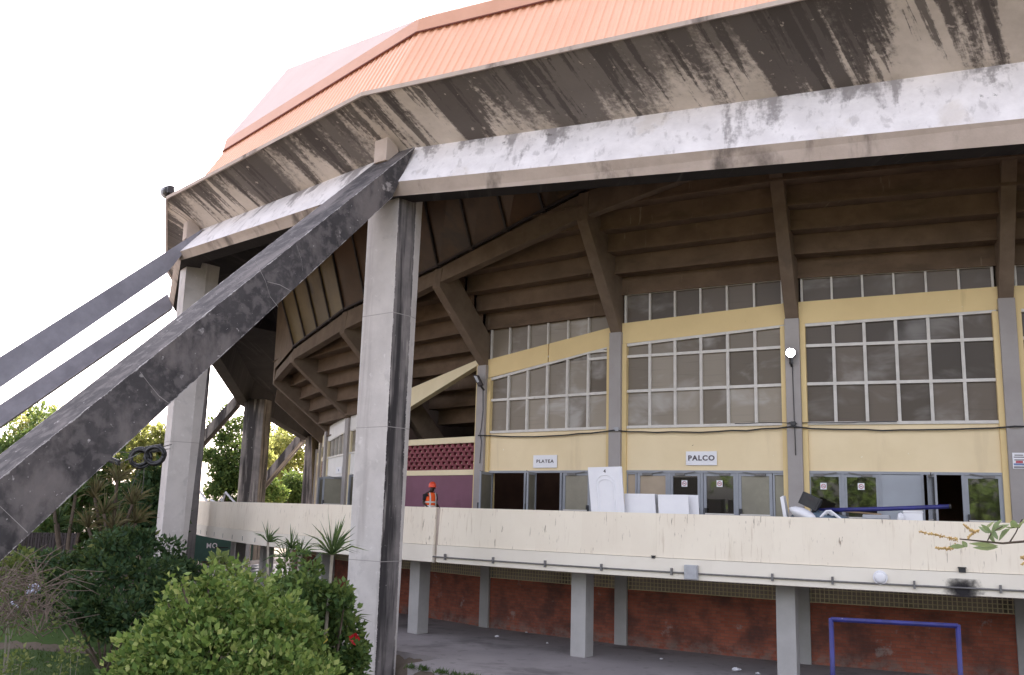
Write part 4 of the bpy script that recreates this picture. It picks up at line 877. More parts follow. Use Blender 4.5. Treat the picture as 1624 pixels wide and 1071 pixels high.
m = MB(); m.bar(q - Vector((0, 0, .16)), T2 - Vector((0, 0, .05)), .07); m.cbox(T2, (.2, 0, 0), (0, .2, 0), (0, 0, .1)); m.build('bracket', m_black, t)

# --- wiring on the facade
def cable(name, pts, r, label, cat='cable', mat=None, group=None):
    m = MB(); m.tube(pts, r, 6); o = m.build(name, mat or m_black, smooth=True); return tag(o, label, cat, group)
pts = []
for k in (-2, -1, 0, 1):
    for i in range(13):
        s = i / 12 * bayL(k); prd = .25 if (i < 1 or i > 11) else .08
        pts.append(fp(k, s, 6.26 - .09 * math.sin(math.pi * i / 12) + random.uniform(-.02, .02) + (.02 if k < 0 else 0), prd))
cable('facade_cable', pts, .022, 'dark cable sagging along the yellow wall below the big windows')
cable('facade_cable', [fp(0, s, 6.40 + .05 * (s / 5 - .4) + random.uniform(-.01, .01), .12 + .16 * (s < -.1)) for s in np.linspace(-1.6, 2.6, 14)], .012, 'thin second cable crossing the lit lamp pillar above the sagging one')
ro_ = v3(rad(K(0))); a = hitplane(1258, 582, P(RF[0] + .2, K(0), 0), ro_); z = [a.z, 7.0, 6.4, 6.0, 5.5]
cable('lamp_wire', [P(RF[0] + .2, K(0) + .01 * i, zz_) for i, zz_ in enumerate(z)], .011, 'vertical black wire below the lit lamp')
ro_ = v3(rad(K(-2))); cable('lamp_wire', [hitplane(x, y, P(RF[-2] + .2, K(-2), 0), ro_) for x, y in ((766, 619), (766, 650), (763, 680), (761, 688), (763.5, 700), (761, 735))], .013, 'black wire running down below the unlit floodlight')
for k, x, y, lab in ((-1, 978, 681, 'small grey junction box on the pillar between PLATEA and PALCO'), (0, 1258, 672, 'small dark junction box on the lit lamp pillar')):
    ro_, ta = v3(rad(K(k))), v3(tan_(K(k))); q = hitplane(x, y, P(RF[k] + .21, K(k), 0), ro_); m = MB(); m.cbox(q, ta * .13, ro_ * .07, (0, 0, .11)); m.bar(q + ta * .1, q - ta * .12 + Vector((0, 0, .03)), .03); o = m.build('junction_box', m_metal if k else m_black); tag(o, lab, 'junction box')
# --- conduit along the balcony band with clips, box and outlets
q0 = hitR(1097, 908, RP + .1); t = thing('conduit', P(RP + .07, -10, 2.43), 'thin grey conduit clipped along the bottom of the balcony front', 'conduit')
m = MB(); m.tube([P(rp(a) + .085, a, 2.425) for a in np.arange(-55, 20, 1.0)], .022, 6); m.build('pipe', m_pipe, t, smooth=True)
cl = [aphi(x, y) for x, y in ((709, 884), (785, 889), (867, 895), (956, 901), (1067, 907), (1226, 916), (1321, 921), (1450, 926), (1586, 932))] + [-34 - 2.2 * i for i in range(9)]
for a in cl:
    m = MB(); q = P(rp(a) + .07, a, 2.44); m.cbox(q + v3(rad(a)) * .01, v3(rad(a)) * .075, v3(tan_(a)) * .045, (0, 0, .17)); m.build('clip', m_pipe, t)
ro_, ta = v3(rad(polphi(q0))), v3(tan_(polphi(q0))); t = thing('junction_box', q0, 'square grey metal box on the balcony conduit below the white boards', 'junction box')
m = MB(); m.cbox(q0 + ro_ * .03, ta * .33, ro_ * .12, (0, 0, .35)); m.build('case', m_metal, t, bevel=.01)
m = MB(); m.cbox(q0 + ro_ * .1, ta * .30, ro_ * .02, (0, 0, .31)); m.build('lid', m_metal, t, bevel=.006)
q0 = hitR(1396, 916, RP + .08); ro_ = v3(rad(polphi(q0))); t = thing('bulkhead_light', q0, 'round white bulkhead light on the balcony front', 'light')
m = MB(); m.tube([q0 - ro_ * .02, q0 + ro_ * .02], .155, 24); m.build('rim', m_wht, t)
m = MB(); m.tube([q0 + ro_ * .02, q0 + ro_ * .05, q0 + ro_ * .07], [.13, .12, .06], 24); m.build('diffuser', m_sign, t, smooth=True)
for x, y, lab, s in ((1036, 884, 'small drain outlet in the balcony front left of the square grey box', .05), (1526, 905, 'dark square drain hole above the sooty patch on the balcony front', .085)):
    q0 = hitR(x, y, RP + .06); ph = polphi(q0); ro_, ta = v3(rad(ph)), v3(tan_(ph)); m = MB()
    m.cbox(q0 - ro_ * .03, ta * s * 1.6, ro_ * .10, (0, 0, s)); m.cbox(q0 - ro_ * .03 + Vector((0, 0, s * .7)), ta * s * 2, ro_ * .12, (0, 0, s * .3)); o = m.build('drain_outlet', m_black); tag(o, lab, 'drain')
# sooty patch below the drain
q0 = hitR(1527, 936, RP + .058); ph = polphi(q0); ro_, ta = v3(rad(ph)), v3(tan_(ph)); m = MB(); m.poly([q0 + ta * x + Vector((0, 0, z)) + ro_ * .004 for x, z in ((-.55, -.15), (.55, -.15), (.55, .24), (-.55, .24))])
sm, nt, b = newmat('soot patch'); b.inputs['Base Color'].default_value = (.02, .018, .02, 1); b.inputs['Roughness'].default_value = .95
gc = coords(nt, 'UV'); gt = nt.nodes.new('ShaderNodeTexCoord'); vm = nt.nodes.new('ShaderNodeVectorMath'); vm.operation = 'DISTANCE'
mpn = nt.nodes.new('ShaderNodeMapping'); nt.links.new(gt.outputs['Object'], mpn.inputs[0]); nt.links.new(mpn.outputs[0], vm.inputs[0]); vm.inputs[1].default_value = tuple(q0)
dm = mul(nt, vm.outputs['Value'], mul(nt, noise(nt, coords(nt, 'Object'), 5, 5, .7), 1.4, 'MULTIPLY'))
fac = ramp(nt, dm, .04, .30, True); tr = nt.nodes.new('ShaderNodeBsdfTransparent'); mx = nt.nodes.new('ShaderNodeMixShader'); nt.links.new(fac, mx.inputs[0]); nt.links.new(tr.outputs[0], mx.inputs[1]); nt.links.new(b.outputs[0], mx.inputs[2]); nt.links.new(mx.outputs[0], nt.nodes['Material Output'].inputs[0])
m.build('soot_stain', sm, ARENA)

# --- boards and rubbish on the balcony
def slab_from(pts, R, th, tilt=0.0):
    c = [hitR(x, y, R) for x, y in pts]; ph = polphi((c[0] + c[1]) / 2); ro_ = v3(rad(ph)); pl = P(R, ph, 0); c = [hitplane(x, y, pl, ro_) for x, y in pts]; return c, [p - ro_ * th for p in c], ro_, v3(tan_(ph))
f, bk, ro_, ta = slab_from([(942, 868), (994, 868), (985.5, 740), (932, 741.5)], 39.9, .045)
t = thing('loose_door', (f[0] + f[1]) / 2, 'white panelled door with arched moulding standing loose behind the balcony wall', 'door')
m = MB(); m.prism(f, bk); m.build('door_leaf', m_wht, t, bevel=.006)
def fq(u, v): return f[0].lerp(f[1], u).lerp(f[3].lerp(f[2], u), v) + ro_ * .004
m = MB()
for s in (0, .07):
    arch = [fq(.22 + s, .30 + s), fq(.22 + s, .74)] + [fq(.5 + (.28 - s) * math.cos(a), .78 + (.12 - s * .8) * math.sin(a)) for a in np.linspace(math.pi, 0, 9)] + [fq(.78 - s, .74), fq(.78 - s, .30 + s), fq(.22 + s, .30 + s)]
    m.tube(arch, .011, 6); m.tube([fq(.22 + s, .06 + s * .6), fq(.22 + s, .26 - s * .6), fq(.78 - s, .26 - s * .6), fq(.78 - s, .06 + s * .6), fq(.22 + s, .06 + s * .6)], .011, 6)
m.build('moulding', m_wht, t)
text_mesh('4', .13, m_text, t, fq(.5, .945), ta, Vector((0, 0, 1)), 1, .003)
for pts, lab in (([(993, 868), (1043, 868), (1038, 783.5), (990, 783)], 'low white board next to the loose white door'), ([(1047, 868), (1096, 868), (1091, 785), (1043, 784.5)], 'low white board in the middle of the three white boards')):
    f, bk, ro_, ta = slab_from(pts, 39.7, .03); m = MB(); m.prism(f, bk); o = m.build('white_board', m_wht, bevel=.004); tag(o, lab, 'board', 'white boards leaning on the balcony')
f, bk, ro_, ta = slab_from([(1090, 868), (1111, 868), (1107, 785.5), (1088, 785)], 39.5, .03); m = MB(); m.prism(f, bk); tag(m.build('white_board', m_wht, bevel=.004), 'narrow white board behind the right end of the white boards', 'board', 'white boards leaning on the balcony')
f, bk, ro_, ta = slab_from([(1039, 868), (1046, 868), (1042, 784), (1037.5, 784)], 39.55, .05); m = MB(); m.prism(f, bk); tag(m.build('metal_stud', m_metal, bevel=.004), 'grey metal stud between two white boards', 'stud')
def at(px, py, R=39.4): return hitR(px, py, R)
# thin tilted board, blue-grey sheet, white sack, black screen, bent frame, box, planks
f, bk, ro_, ta = slab_from([(1250, 868), (1256, 868), (1242, 786), (1237, 789)], 39.6, .35); m = MB(); m.prism(f, bk); tag(m.build('tilted_board', m_wht, bevel=.004), 'thin white board tilted in the rubbish by the lamp pillar', 'board')
def lump(name, px, py, sx, sy, sz, mat, label, cat, R=39.5, rot=0, seed=1, base=None):
    c = at(px, py, R); m = MB(); rs = np.random.RandomState(seed); ph = polphi(c); ro_, ta = v3(rad(ph)), v3(tan_(ph)); n, k_ = 14, 9; b0 = len(m.v)
    for i in range(k_ + 1):
        th = math.pi * i / k_
        for j in range(n):
            a = 2 * math.pi * j / n; r = 1 + .18 * math.sin(3 * a + seed) * math.sin(th) + rs.uniform(-.1, .1); x, y, z_ = math.sin(th) * math.cos(a) * r, math.sin(th) * math.sin(a) * r, math.cos(th) * r
            m.v.append(c + ta * x * sx + ro_ * y * sy + Vector((0, 0, z_ * sz + x * rot * sx)))
    for i in range(k_):
        for j in range(n): kk = (j + 1) % n; m.f.append((b0 + i * n + j, b0 + (i + 1) * n + j, b0 + (i + 1) * n + kk, b0 + i * n + kk)); m.m.append(0)
    return tag(m.build(name, mat, smooth=True), label, cat)
# rubbish heap that carries the rest, reaching down to the deck
lump('rubble_sack', 1300, 848, .95, .35, .55, m_tarp, 'blue grey plastic sheeting heaped under the rubbish on the balcony', 'sheeting', 39.45, 0, 3)
lump('white_sack', 1276, 817, .30, .20, .15, m_wht, 'crumpled white plastic piece in front of the black crate', 'plastic', 39.75, -.35, 5)
c = at(1282, 803, 39.5); ph = polphi(c); ro_, ta = v3(rad(ph)), v3(tan_(ph)); e1 = (ta * .9 + Vector((0, 0, -.42))).normalized(); e2 = e1.cross(ro_).normalized(); e2 = e2 if e2.z > 0 else -e2
t = thing('black_crate', c, 'black plastic crate tipped over on the rubbish by the lamp pillar', 'crate'); m = MB()
m.cbox(c, e1 * .46, e2 * .05, ro_ * .34); 
for s in (-1, 1): m.cbox(c + e1 * .21 * s + e2 * .15, e1 * .04, e2 * .26, ro_ * .34); m.cbox(c + ro_ * .15 * s + e2 * .15, e1 * .38, e2 * .26, ro_ * .03)
m.build('crate_body', m_black, t, bevel=.008); m = MB(); m.cbox(c + ro_ * .172 + e2 * .2, e1 * .14, e2 * .05, ro_ * .012); m.build('grip', m_rust, t)
m = MB(); m.tube([at(1300, 822, 39.7), at(1311, 811, 39.7), at(1317, 810.5, 39.7), at(1334, 824, 39.7)], .035, 6); m.tube([at(1304, 824, 39.55), at(1313, 813, 39.55), at(1330, 824, 39.55)], .03, 6); tag(m.build('bent_frame', m_wht), 'bent white frame right of the black crate', 'frame')
t = thing('blue_pole', at(1300, 807, 39.3), 'long dark blue pole lying across the rubbish on the balcony', 'pole'); m = MB(); pa_, pb_ = at(1296, 809.5, 39.35), at(1506, 803.5, 39.6); m.tube([pa_, pa_.lerp(pb_, .5) - Vector((0, 0, .012)), pb_], .052, 10); m.build('tube', m_blue, t, smooth=True)
m = MB(); m.tube([pb_ - (pb_ - pa_).normalized() * .01, pb_ + (pb_ - pa_).normalized() * .03], .058, 10); m.build('end_cap', m_black, t)
def crate(px0, py0, px1, py1, R, dep, mat, name, label, cat, down=None):
    a, b, c = at(px0, py1, R), at(px1, py1, R), at(px0, py0, R); ph = polphi(a); ro_ = v3(rad(ph)); ta = v3(tan_(ph)); w = abs((b - a).dot(ta)); z1 = c.z; z0 = DECK if down is None else down
    t = thing(name, v3(a, z0), label, cat); m = MB(); m.box(v3(a, z0) - ro_ * dep, ta * w, ro_ * dep, (0, 0, z1 - z0)); m.build('body', mat, t, bevel=.02)
    m = MB(); m.box(v3(a, z1 - .09) - ro_ * (dep + .012) - ta * .012, ta * (w + .024), ro_ * (dep + .024), (0, 0, .03)); m.build('rim', mat, t, bevel=.006)
crate(1433, 807, 1464, 826, 39.5, .4, m_wht, 'white_box', 'white plastic box under the right end of the blue pole', 'box')
crate(1368, 816, 1411, 824, 39.5, .5, m_metal, 'grey_box', 'low grey box below the middle of the blue pole', 'box')
lump('white_scrap', 1428, 822, .08, .08, .12, m_wht, 'small white scrap left of the white plastic box', 'scrap', 39.6, 0, 8)
m = MB(); m.bar(at(1338, 811, 39.0), at(1398, 816, 39.0), .10, .035); tag(m.build('plank', m_wood), 'pale bare plank slanting under the blue pole', 'plank')
for pts, lab in (([(314, 776), (331, 799)], 'white metal rod sticking out past the left end of the balcony wall'), ([(352, 799), (358, 781), (374, 799)], 'bent white rods at the far left end of the balcony wall'), ([(334, 793), (345, 799), (351, 790)], 'short grey rod lying at the far left end of the balcony wall')):
    cs = [hitplane(x, y, P(rp(-52) - .3, -52, 0), v3(rad(-20))) for x, y in pts]; cs.append(cs[-1] + Vector((.2, .1, -.9))); m = MB(); m.tube(cs, .055, 6); tag(m.build('metal_rod', m_wht), lab, 'rod')

# --- blue goal frame below the balcony
gl, gr = hitY(1318, 982.5, 17.3), hitY(1519, 991, 16.8); gr.z = gl.z
t = thing('goal_frame', Vector((gl.x, gl.y, 0)), 'blue steel goal frame standing on the pavement at the right', 'goal'); bkd = v3(INN) * -.9
m = MB(); m.tube([gl, gr], .042, 10); m.build('crossbar', m_blue, t, smooth=True)
for g in (gl, gr):
    m = MB(); m.tube([v3(g, 0), v3(g, g.z + .02)], .042, 10); m.build('post', m_blue, t, smooth=True)
    m = MB(); m.tube([v3(g, .05), v3(g, .05) + bkd], .03, 8); m.build('foot_bar', m_blue, t, smooth=True)
m = MB(); m.tube([v3(gl, .05) + bkd, v3(gr, .05) + bkd], .03, 8); m.build('back_bar', m_blue, t, smooth=True)
# --- litter
for i, (x, y, s, lab) in enumerate(((1168, 1062, .085, 'crumpled clear plastic bottle on the pavement near the goal'), (1202, 1068, .045, 'small white scrap near the bottom edge beside the bottle'), (1049, 1045, .035, 'white crumb of litter below the brick wall scorch mark'), (868, 1020, .03, 'white scrap of litter left of the middle pillar'), (788, 1009, .05, 'pale crushed litter in front of the brick wall'), (835, 1003, .03, 'tiny pale scrap close to the brick wall'))):
    c = hitZ(x, y, s * .5); m = MB(); rs = np.random.RandomState(i); b0 = len(m.v); m.ball(c, s, 8, 6, (1.4, .8, .5)); m.v = [v + Vector(rs.uniform(-.2, .2, 3) * s) for v in m.v]; m.v = [Vector((v.x, v.y, max(.003, v.z))) for v in m.v]; tag(m.build('litter', m_wht), lab, 'litter', 'litter on the pavement')

# ------------------------------------------------------------------ the worker on the balcony
def skin(name, V, E_, R_, mat, parent, root=0, sub=2):
    me = bpy.data.meshes.new(name); me.from_pydata([tuple(v) for v in V], E_, []); o = bpy.data.objects.new(name, me); COL.objects.link(o); o.parent = parent
    s = o.modifiers.new('skin', 'SKIN'); s.use_smooth_shade = True
    for i, r in enumerate(R_): me.skin_vertices[0].data[i].radius = (r, r) if not isinstance(r, tuple) else r
    me.skin_vertices[0].data[root].use_root = True
    u = o.modifiers.new('sub', 'SUBSURF'); u.levels = u.render_levels = sub; me.materials.append(mat)
    dg = bpy.context.evaluated_depsgraph_get(); nm = bpy.data.meshes.new_from_object(o.evaluated_get(dg)); o.modifiers.clear(); o.data = nm
    if not nm.materials: nm.materials.append(mat)
    nm.polygons.foreach_set('use_smooth', [True] * len(nm.polygons)); return o
q = hitR(683, 790, 38.4); fw = (v3(tan_(-22)) * .95 + v3(rad(-22)) * .15).normalized()
W = thing('person', Vector((q.x, q.y, DECK)), 'worker in orange safety vest and red hard hat looking down behind the balcony wall', 'person')
W.rotation_euler.z = math.atan2(fw.y, fw.x); bpy.context.view_layer.update()
sk = dict(pel=(0, 0, .95), sp=(.01, 0, 1.10), ch=(.0, 0, 1.28), uc=(-.01, 0, 1.41), nk=(.03, 0, 1.50), hb=(.065, 0, 1.56), hd=(.085, 0, 1.63), cr=(.07, 0, 1.71), ns=(.19, 0, 1.605), chn=(.15, 0, 1.545),
    sL=(-.01, .19, 1.40), eL=(-.05, .25, 1.12), wL=(.16, .23, .98), sR=(-.01, -.19, 1.40), eR=(-.05, -.25, 1.12), wR=(.17, -.21, 1.0), hL=(0, .09, .88), kL=(.03, .10, .49), aL=(-.02, .10, .09), tL=(.15, .11, .04), hR=(0, -.09, .88), kR=(.05, -.10, .49), aR=(0, -.10, .09), tR=(.17, -.11, .04))
rad_ = dict(pel=.14, sp=.125, ch=.145, uc=.12, nk=.055, hb=.07, hd=.098, cr=.075, ns=.02, chn=.035, sL=.065, eL=.043, wL=.03, sR=.065, eR=.043, wR=.03, hL=.09, kL=.062, aL=.042, tL=.035, hR=.09, kR=.062, aR=.042, tR=.035)
ed = [('pel', 'sp'), ('sp', 'ch'), ('ch', 'uc'), ('uc', 'nk'), ('nk', 'hb'), ('hb', 'hd'), ('hd', 'cr'), ('hd', 'ns'), ('hb', 'chn'), ('uc', 'sL'), ('sL', 'eL'), ('eL', 'wL'), ('uc', 'sR'), ('sR', 'eR'), ('eR', 'wR'), ('pel', 'hL'), ('hL', 'kL'), ('kL', 'aL'), ('aL', 'tL'), ('pel', 'hR'), ('hR', 'kR'), ('kR', 'aR'), ('aR', 'tR')]
for s, y in (('L', 1), ('R', -1)):
    w = Vector(sk['w' + s]); sk['p' + s] = tuple(w + Vector((.07, -.01 * y, -.02))); rad_['p' + s] = .033; ed.append(('w' + s, 'p' + s))
    for i, (dy, ln) in enumerate(((-.028, .065), (-.009, .078), (.010, .072), (.028, .055))):
        a, b = 'f%d%s' % (i, s), 'g%d%s' % (i, s); p_ = Vector(sk['p' + s]) + Vector((.035, dy, 0)); sk[a] = tuple(p_ + Vector((ln * .55, 0, -.012))); sk[b] = tuple(p_ + Vector((ln * .8, 0, -.045))); rad_[a], rad_[b] = .0095, .008; ed += [('p' + s, a), (a, b)]
    a, b = 'ta' + s, 'tb' + s; p_ = Vector(sk['p' + s]); sk[a] = tuple(p_ + Vector((.0, -.04 * y, .0))); sk[b] = tuple(p_ + Vector((.045, -.05 * y, -.02))); rad_[a], rad_[b] = .012, .009; ed += [('p' + s, a), (a, b)]
def sub_skin(name, names, grow, mat, sub=2, over={}):
    ix = {n: i for i, n in enumerate(names)}; E_ = [(ix[a], ix[b]) for a, b in ed if a in ix and b in ix]; pos = dict(sk); pos.update(over)
    return skin(name, [pos[n] for n in names], E_, [rad_[n] + grow for n in names], mat, W, 0, sub)
sub_skin('body', list(sk.keys()), 0, m_skin)
sub_skin('trousers', ['pel', 'hL', 'kL', 'aL', 'hR', 'kR', 'aR'], .022, m_trouser)
half = lambda a, b, t: tuple(Vector(sk[a]).lerp(Vector(sk[b]), t))
sub_skin('shirt', ['sp', 'pel', 'ch', 'uc', 'sL', 'eL', 'sR', 'eR'], .016, m_shirt, 2, {'eL': half('sL', 'eL', .8), 'eR': half('sR', 'eR', .8)})
# vest: a lofted shell with armholes, tapes as its sub-parts
vb = MB(); tp = MB(); prof = [(.92, .20, .165), (1.05, .185, .155), (1.2, .195, .165), (1.32, .20, .16), (1.42, .185, .12), (1.465, .12, .09)]
def vring(z, ry, rx, o=0): return [Vector((.005 + (rx + o) * math.cos(a), (ry + o) * math.sin(a), z - (.03 if abs(math.sin(a)) > .8 and z > 1.4 else 0))) for a in np.linspace(0, 2 * math.pi, 29)[:-1]]
Wm = W.matrix_world
for (z0, y0, x0), (z1, y1, x1) in zip(prof, prof[1:]): vb.prism([Wm @ p for p in vring(z0, y0, x0)], [Wm @ p for p in vring(z1, y1, x1)], caps=False)
ve = vb.build('vest', m_vest, W, smooth=True)
for z0, z1 in ((1.0, 1.05), (1.13, 1.18)): tp.prism([Wm @ p for p in vring(z0, lerp(.19, .187, .5), .160, .006)], [Wm @ p for p in vring(z1, .192, .163, .006)], caps=False)
for s in (-1, 1):
    for (z0, y0, x0), (z1, y1, x1) in zip(prof[1:], prof[2:]):
        for sgn in (1, -1):
            a = [Vector((sgn * (x0 + .008) * .9 + .005, s * (.085), z0)), Vector((sgn * (x0 + .008) * .82 + .005, s * (.13), z0)), Vector((sgn * (x1 + .008) * .82 + .005, s * .13, z1)), Vector((sgn * (x1 + .008) * .9 + .005, s * .085, z1))]; tp.poly([Wm @ p for p in a])
tp.build('reflective_tape', m_refl, ve)
hb = MB(); c = Vector((.075, 0, 1.665)); n = 20
rings = [[c + Vector((.135 * math.cos(a) * f + .0, .118 * math.sin(a) * f, h)) for a in np.linspace(0, 2 * math.pi, n + 1)[:-1]] for f, h in ((1.0, -.02), (1.0, .03), (.9, .085), (.68, .125), (.35, .148), (.02, .153))]
brim = [c + Vector(((.135 + (.07 if math.cos(a) > .3 else .018)) * math.cos(a), .136 * math.sin(a), -.03)) for a in np.linspace(0, 2 * math.pi, n + 1)[:-1]]
rings = [brim] + rings
for r0, r1 in zip(rings, rings[1:]): hb.prism([Wm @ p for p in r0], [Wm @ p for p in r1], caps=False)
hb.build('hard_hat', m_helmet, W, smooth=True)
q1 = W.matrix_world @ Vector((.26, -.2, .98)); m = MB(); m.tube([q1 - v3(fw) * .1 + Vector((0, 0, .06)), q1 + v3(fw) * .45 - Vector((0, 0, .1))], .018, 6); tag(m.build('white_stick', m_wht), 'white stick held by the worker in the orange vest', 'stick')

# ------------------------------------------------------------------ planting
def gz(x, y): return ground_h(x, y)
def stems(b, base, tips, r0, r1, bend=.15, n=6):
    for tp_ in tips:
        mid = base.lerp(tp_, .55) + Vector((random.uniform(-bend, bend), random.uniform(-bend, bend), random.uniform(0, bend)))
        b.tube([base, base.lerp(mid, .5) + Vector((random.uniform(-.03, .03), 0, 0)), mid, tp_], [r0, r0 * .8, (r0 + r1) / 2, r1], n)
def shrub(name, label, blobs, n, size, mat, base, group=None, extra=None, tips=None, up=.3, aspect=.6, cat='shrub', shell=.45, stem=m_bark, sr=.03):
    t = thing(name, base, label, cat, group); p, nr, s = cloud(blobs, n, size, up, shell); keep = p[:, 2] > base.z - .05
    leafmesh('foliage', p[keep], nr[keep], s[keep], mat, t, aspect); b = MB(); ch = random.sample(blobs, min(len(blobs), 10)); stems(b, base, [Vector(c[:3]) for c in ch], sr, sr * .3); b.build('stem', stem, t); return t
# near hibiscus bush in the foreground
def pxblob(px, py, Y, r, rz=None): c = hitY(px, py, Y); return (c.x, c.y, c.z, r, r, rz or r * .8)
hb_ = [pxblob(*a) for a in ((360, 985, 9.4, .33), (300, 1010, 9.2, .36), (250, 1045, 9.0, .32), (220, 1075, 9.0, .34), (420, 1000, 9.3, .36), (340, 1050, 8.9, .42), (430, 1070, 8.9, .42), (270, 1100, 8.8, .45), (380, 1120, 8.8, .5), (480, 1110, 9.0, .45), (455, 985, 9.7, .22), (478, 1005, 9.7, .22), (490, 1060, 9.6, .28), (330, 960, 9.6, .22), (400, 965, 9.7, .22), (285, 975, 9.5, .20), (455, 1010, 9.6, .28), (210, 1110, 8.9, .3), (330, 1180, 8.8, .6), (440, 1200, 8.9, .6))]
hb_ += [pxblob(px + random.uniform(-9, 9), py + random.uniform(-14, 6), 9.3 + random.uniform(-.3, .3), random.uniform(.07, .13)) for px, py in ((185, 1062), (200, 1035), (222, 1015), (240, 995), (262, 978), (280, 958), (300, 945), (322, 938), (345, 930), (365, 935), (388, 938), (410, 945), (430, 955), (452, 962), (470, 985), (215, 1045), (250, 1015), (310, 965), (372, 955), (335, 985), (290, 1000), (400, 985), (440, 1010), (350, 1020), (260, 1050))]
for px, py in ((205, 1020), (232, 995), (252, 970), (276, 950), (292, 938), (318, 925), (333, 912), (352, 918), (378, 912), (396, 925), (418, 930), (436, 938), (452, 948), (262, 1000), (300, 985), (340, 970), (380, 975), (415, 985), (225, 1040)):
    q = hitY(px + random.uniform(-8, 8), py + random.uniform(-10, 10), 9.35 + random.uniform(-.3, .2)); lx = random.uniform(-.5, .5)
    for i in range(4): hb_.append((q.x + lx * .05 * i, q.y, q.z - .10 + .07 * i, .055 - .008 * i, .055 - .008 * i, .05))
hb_ = [b_ for b_ in hb_ if not (b_[3] > .30 and b_[2] > 2.75)]
B0 = hitY(350, 1240, 9.1); B0.z = gz(B0.x, B0.y) - .05
shrub('hibiscus_bush', 'bright green bush in the foreground left of the big column', hb_, 17000, .07, m_lhib, B0, aspect=.66)
hb2 = [pxblob(*a) for a in ((505, 985, 10.6, .30), (530, 1030, 10.4, .34), (480, 950, 10.8, .26), (490, 905, 11, .10), (465, 925, 11, .14), (505, 935, 10.8, .10), (520, 960, 10.6, .22), (545, 1060, 10.4, .26), (500, 1080, 10.4, .42), (470, 1010, 10.6, .32), (555, 1000, 10.5, .14), (560, 1040, 10.5, .13), (440, 960, 11, .22), (520, 1130, 10.4, .45), (540, 950, 10.6, .12), (575, 1030, 10.5, .08), (478, 880, 11.1, .07), (455, 895, 11.1, .09), (440, 925, 11, .10))]
B1_ = hitY(505, 1180, 10.6); B1_.z = gz(B1_.x, B1_.y) - .05
t2 = shrub('hibiscus_bush', 'darker green hibiscus bush with a red flower against the big column', hb2 + [pxblob(*a) for a in ((450, 948, 10.2, .20), (480, 935, 10.2, .19), (510, 948, 10.2, .19), (535, 940, 10.3, .15), (470, 975, 10.0, .25), (500, 905, 10.4, .10), (545, 965, 10.2, .14))], 9000, .075, m_lmid, B1_, aspect=.66, tips=None)
fc = hitY(562, 1013, 10.3); m = MB()
for i in range(5):
    a = i * 2 * math.pi / 5; d = Vector((math.cos(a), -.5, math.sin(a))).normalized(); u = d.cross(Vector((0, 1, 0))).normalized(); m.poly([fc, fc + d * .05 + u * .03, fc + d * .075, fc + d * .05 - u * .03])
m.build('flower', m_flower, t2)
yl = np.array([list(hitY(x, y, 9.9)) for x, y in ((517, 1008), (463, 966), (466, 975), (475, 1000), (396, 945), (487, 1045), (497, 1035), (464, 1035))]); m_ly = leafmat('yellow leaves', [(0, (.6, .42, .05)), (1, (.65, .55, .12))])
for p_ in yl: leafmesh('yellow_leaf', p_[None], np.array([[.1, -.3, -1.0]]) + np.random.normal(size=(1, 3)) * .2, np.array([.085]), m_ly, t2, .7)
# pale twiggy sprig rising from the bush
sp_ = [pxblob(*a) for a in ((345, 888, 10.2, .07), (357, 900, 10.2, .09), (370, 912, 10.2, .08), (362, 925, 10.1, .08), (350, 885, 10.2, .05), (384, 895, 10.2, .05), (395, 928, 10, .09), (410, 920, 10, .07), (375, 940, 10, .09), (340, 950, 9.9, .12))]
q = hitY(368, 990, 10); shrub('leafy_sprig', 'pale leafy sprigs rising behind the bright green bush', sp_, 420, .085, m_lpale, Vector((q.x, q.y, q.z)), aspect=.55, cat='plant', stem=m_stem, sr=.012)
# dark shrub on the bank
ds = []
for px, py, Y, r in ((100, 905, 24, .8), (150, 890, 24.5, .9), (200, 880, 25, .9), (245, 890, 25.5, .7), (120, 950, 23, .9), (180, 940, 23.2, 1.0), (230, 930, 24, .8), (265, 925, 25, .6), (70, 935, 23, .6), (140, 985, 22.6, .7), (200, 975, 22.8, .7), (250, 960, 23.6, .6), (170, 865, 25.5, .5), (215, 858, 25.8, .45), (285, 905, 26, .4), (55, 900, 24, .45)):
    c = hitY(px, py, Y); ds += tufted(c.x, c.y, c.z, r, r, r * .75, 9, .27)
q = hitY(170, 1010, 24); shrub('dark_shrub', 'broad dark green shrub on the bank between the buttress and the second column', ds, 11000, .165, m_ldark, Vector((q.x, q.y, gz(q.x, q.y) - .05)), aspect=.5)
# dry twiggy bush at the left edge
tb = thing('dry_bush', hitY(35, 1010, 17), 'tangle of dry brown twigs at the left edge below the buttress', 'bush'); b = MB(); base = hitY(40, 1035, 17)
for i in range(200):
    s = hitY(random.uniform(-30, 75), random.uniform(915, 1010), random.uniform(15.5, 18)); d = Vector((random.gauss(0, 1), random.gauss(0, 1), random.uniform(-.3, 1))).normalized() * random.uniform(.4, 1.1)
    b.tube([s, s + d * .5 + Vector((0, 0, .12)), s + d + Vector((0, 0, random.uniform(-.2, .05)))], [.009, .007, .004], 4, caps=False)
b.build('twigs', m_twig, tb); p, nr, s = cloud([pxblob(x, y, 16.5, .45, .35) for x, y in ((10, 960), (50, 930), (60, 975), (20, 985))], 260, .09); leafmesh('foliage', p, nr, s, m_lpale, tb, .5)
